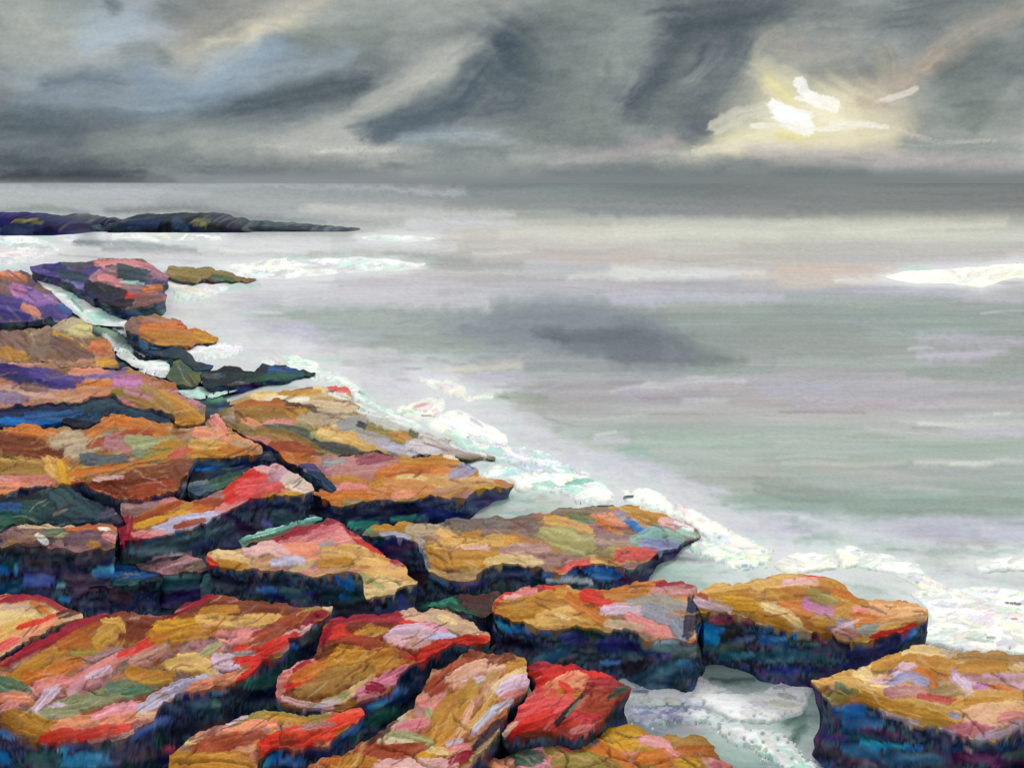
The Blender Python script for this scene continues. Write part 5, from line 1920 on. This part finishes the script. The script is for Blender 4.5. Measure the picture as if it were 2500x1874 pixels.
rock('rock', 'red rock split by a dark crack beside the rushing stream', '1296,1616 1403,1625 1420,1636 1449,1639 1504,1657 1542,1683 1518,1703 1495,1723 1461,1752 1432,1781 1408,1801 1362,1795 1296,1798 1229,1807 1217,1804 1258,1738 1304,1688 1316,1665 1290,1657', .6, ['rd', 'pr', 'rb', 'cr'], -40, '''
@F
cr 100 330,800 500,810 720,820
rd 130 340,940 600,850
rd 80 780,870 950,900
#e0a078 120 530,970 700,910 830,960
oc 90 500,1030 700,1040
rd 60 600,960 650,990
pr 140 300,1110 450,1060
pr 130 200,1260 400,1190 600,1110
rd 120 250,1340 450,1240
#8c2830 110 860,970 1000,960
rb 110 850,1050 1000,1070
rb 120 780,1140 950,1160
#b83840 60 650,1230 900,1210
be 46 80,1410 200,1300
pk 60 700,1350 830,1320
br 80 250,1420 450,1390
dg 60 1020,1050 1130,990
nk 50 560,1270 700,1130 770,1050
gg 26 640,1210 740,1090
#c4705c 30 720,1150 810,1040''', seed=126, dome=.08, group=FRONT, relief=.013)
rock('rock', 'mustard and pink boulder at the bottom edge below the stream', '1287,1810 1330,1798 1368,1793 1403,1810 1432,1813 1484,1784 1533,1767 1585,1793 1652,1804 1707,1796 1750,1822 1750,1845 1785,1862 1800,1960 1170,1960 1190,1852 1238,1850', .45, ['oc', 'or_', 'pk', 'ol'], 25, '''
@F
#b48c28 150 950,1410 1150,1340 1300,1440
yl 80 1000,1470 1250,1460
oc 120 850,1470 1000,1540
or_ 140 850,1490 1080,1600
#d498a4 90 1300,1435 1500,1480
ob2 140 1600,1450 1850,1500
ob 100 1600,1540 1850,1540
or_ 120 1300,1590 1500,1580
pk 60 1500,1535 1600,1590
#b48c28 90 1600,1620 1700,1630
ol 130 600,1600 800,1590 1000,1650
#d890a8 140 330,1510 450,1440 580,1410
#d890a8 110 200,1610 400,1590
pr 70 580,1510 690,1470
dg 120 180,1570 340,1570
sa 80 0,1620 130,1620
ol 60 480,1510 560,1515
#8c88a0 60 720,1440 850,1450
#b06c78 60 1880,1640 2000,1650''', seed=127, dome=.08, group=FRONT, relief=.013, bottom=-.25)
rock('rock', 'large sandy gold slab with lilac patches, bottom right', '1976,1668 2022,1651 2063,1639 2121,1625 2207,1584 2265,1570 2280,1575 2323,1587 2410,1596 2500,1596 2680,1596 2680,1750 2500,1773 2468,1791 2424,1808 2387,1802 2323,1794 2274,1779 2222,1767 2150,1733 2112,1721 2040,1715 2010,1698 1999,1683', .62, ['lo', 'oc', 'be', 'or_', 'lo'], 18, '''
@G
lo 120 430,960 600,910 800,910
ye 100 830,880 980,850
oc 110 1250,690 1000,800
ye 110 1250,700 1500,690
bg 70 1550,690 1700,710
ob2 120 1700,750 1950,750 2200,740
oc 130 1280,780 1550,810
or_ 80 1250,830 1400,890 1450,970
ll 80 1150,850 1240,810
bv 90 1050,950 1250,890 1350,930
lp 50 950,910 1050,900
ye 80 900,970 1080,1000
#d8a468 70 1150,1010 1200,990
lo 130 750,990 1000,1070 1300,1160 1580,1240
oc 120 900,1090 1200,1180 1550,1280
ol 80 540,1070 750,1040
gg 50 650,990 720,1010
mp 90 1100,1030 1350,1020
#9c8468 120 1500,1020 1680,990
#b4504c 56 1350,1070 1620,1115
#c49cb8 140 1700,890 1950,970 2200,960
ll 90 1650,910 1750,1020
mg 70 1850,990 1950,1010
oc 90 1700,840 2000,830
or_ 70 1950,980 2150,1060
lo 130 1680,1160 1900,1080 2100,1090
oc 60 1750,1120 2000,1110
#ecc0a0 190 1850,1240 2150,1210
pk 90 2050,1250 2180,1240
#e08ca0 110 1620,1370 1780,1335 1880,1355
ll 70 1850,1400 2000,1375 2150,1310
bv 40 1610,1230 1640,1235
ll 40 1000,1190 1300,1290
lv 36 1420,1340 1600,1370''', seed=128, dome=.09, group=FRONT, relief=.013)


rock('rock', 'blue black hump in the hollow below the purple and orange ridge', '@N -120,1000 @A 0,205 450,170 700,140 940,100 1080,175 1300,200 1470,300 1460,335 1200,300 1050,262 940,252 830,322 700,385 560,335 300,345 0,352 @N -120,1042', .74, ['nv', 'dt', 'b2', 'nv', 'nk'], -8, """
@A
nv 60 0,225 250,215 600,170
#2c4048 110 700,210 950,150 1150,220 1380,290
bl 60 30,310 300,320 480,310
b2 60 250,270 500,260 650,240
nk 70 580,320 750,340
#34464c 50 860,130 950,110""", seed=141, dome=.05, group=LEFT)  # blue black colour paints the shadow faces of the ridge
rock('rock', 'dark teal pyramid hump under the rust brown ridge', '@N -120,1225 @A 0,960 250,910 550,870 650,905 800,1010 980,1060 1030,1150 960,1168 600,1172 300,1176 130,1186 0,1225 @N -120,1292', .74, ['dt', 'nv', 'dt', 'gn', 'nk'], -20, """
@A
b2 100 0,1040 100,1050 200,1070
dg 120 0,1130 110,1150
#34504c 110 250,1080 420,1120
#2f4548 190 500,930 600,1030 720,1090
#25343c 110 430,1120 700,1130
dp 110 960,1080 1020,1140
#4a4458 60 860,1110 950,1080
nk 60 30,960 300,940""", seed=142, dome=.07, group=LEFT)
rock('rock', 'navy hollow with a bright blue dab beside the red wedge', '@A 1650,660 1900,628 2080,610 2200,575 @B 60,735 200,700 275,770 90,795 0,850 @A 2120,700 1900,870 1650,950 1550,900 1600,770', .62, ['nv', 'dt', 'nk', 'dp'], -20, """
@A
#2c4248 100 1650,670 2000,700
bl 60 1690,705 1880,670
gn 100 1760,860 1950,800
#7a8088 50 1560,860 1720,820
#4c5c68 90 1550,920 1740,890
nv 80 2000,700 2200,620""", seed=143, dome=.02, group=LEFT)  # navy colour paints the shade of the wall in this hollow
rock('rock', 'narrow mint streaked ledge behind the pink peaked slab', '@B -60,1440 200,1360 400,1295 520,1260 660,1245 640,1290 420,1370 280,1435 120,1475 -40,1500', .5, ['gg', 'dgr', 'tl', 'dt'], -16, """
@B
tl 46 0,1430 200,1370 400,1310
mt 16 0,1410 180,1370 380,1300
mt 14 60,1430 240,1380
#5c5c48 40 0,1470 150,1440 300,1400
tl 50 480,1285 600,1265
mt 20 500,1265 600,1250""", seed=144, dome=.01, group=MID, wr=(6, 14))
rock('rock', 'chocolate and green stump between the ochre slabs and red rimmed slab', '@E 1480,285 1740,215 1860,215 2020,180 2140,160 2130,300 1990,400 1900,375 1750,315 1600,300', .42, ['db', 'dg', 'dt', 'db'], 30, """
@E
#2f7c60 70 1500,290 1720,250 1800,330
dg 70 1750,300 1900,370
db 150 1900,260 2060,300
#4a2c28 60 1860,230 2080,190""", seed=145, dome=.02, group=MID)
rock('rock', 'low blue ledge in the long dark crevice on the left', '@A 480,1610 760,1535 1050,1505 1330,1540 1420,1590 1350,1640 @D 1100,130 800,120 560,140', .42, ['dp', 'nv', 'b2', 'dt'], -4, """
@A
bl 100 790,1575 1000,1565
b2 90 1000,1595 1200,1585 1330,1565
#3c2c38 90 560,1630 800,1630
@D
#2c5050 70 1000,100 1200,110""", seed=146, dome=.02, group=LEFT)
rock('rock', 'slate shoulder bridging the brown slab and the black crack', '@B 430,820 560,800 640,860 760,1000 800,1060 700,1040 600,960 480,880', .58, ['nv', 'dt', 'pu', 'st'], 40, """
@B
#1c3448 90 520,880 620,930 700,1000
#4c4668 60 440,830 600,840""", seed=147, dome=.01, group=MID, wr=(6, 14))

# ------------------------------------------------------------------ foam
for name_, label_, outline_, kw_ in FOAMS:
    foam(name_, label_, outline_, **kw_)
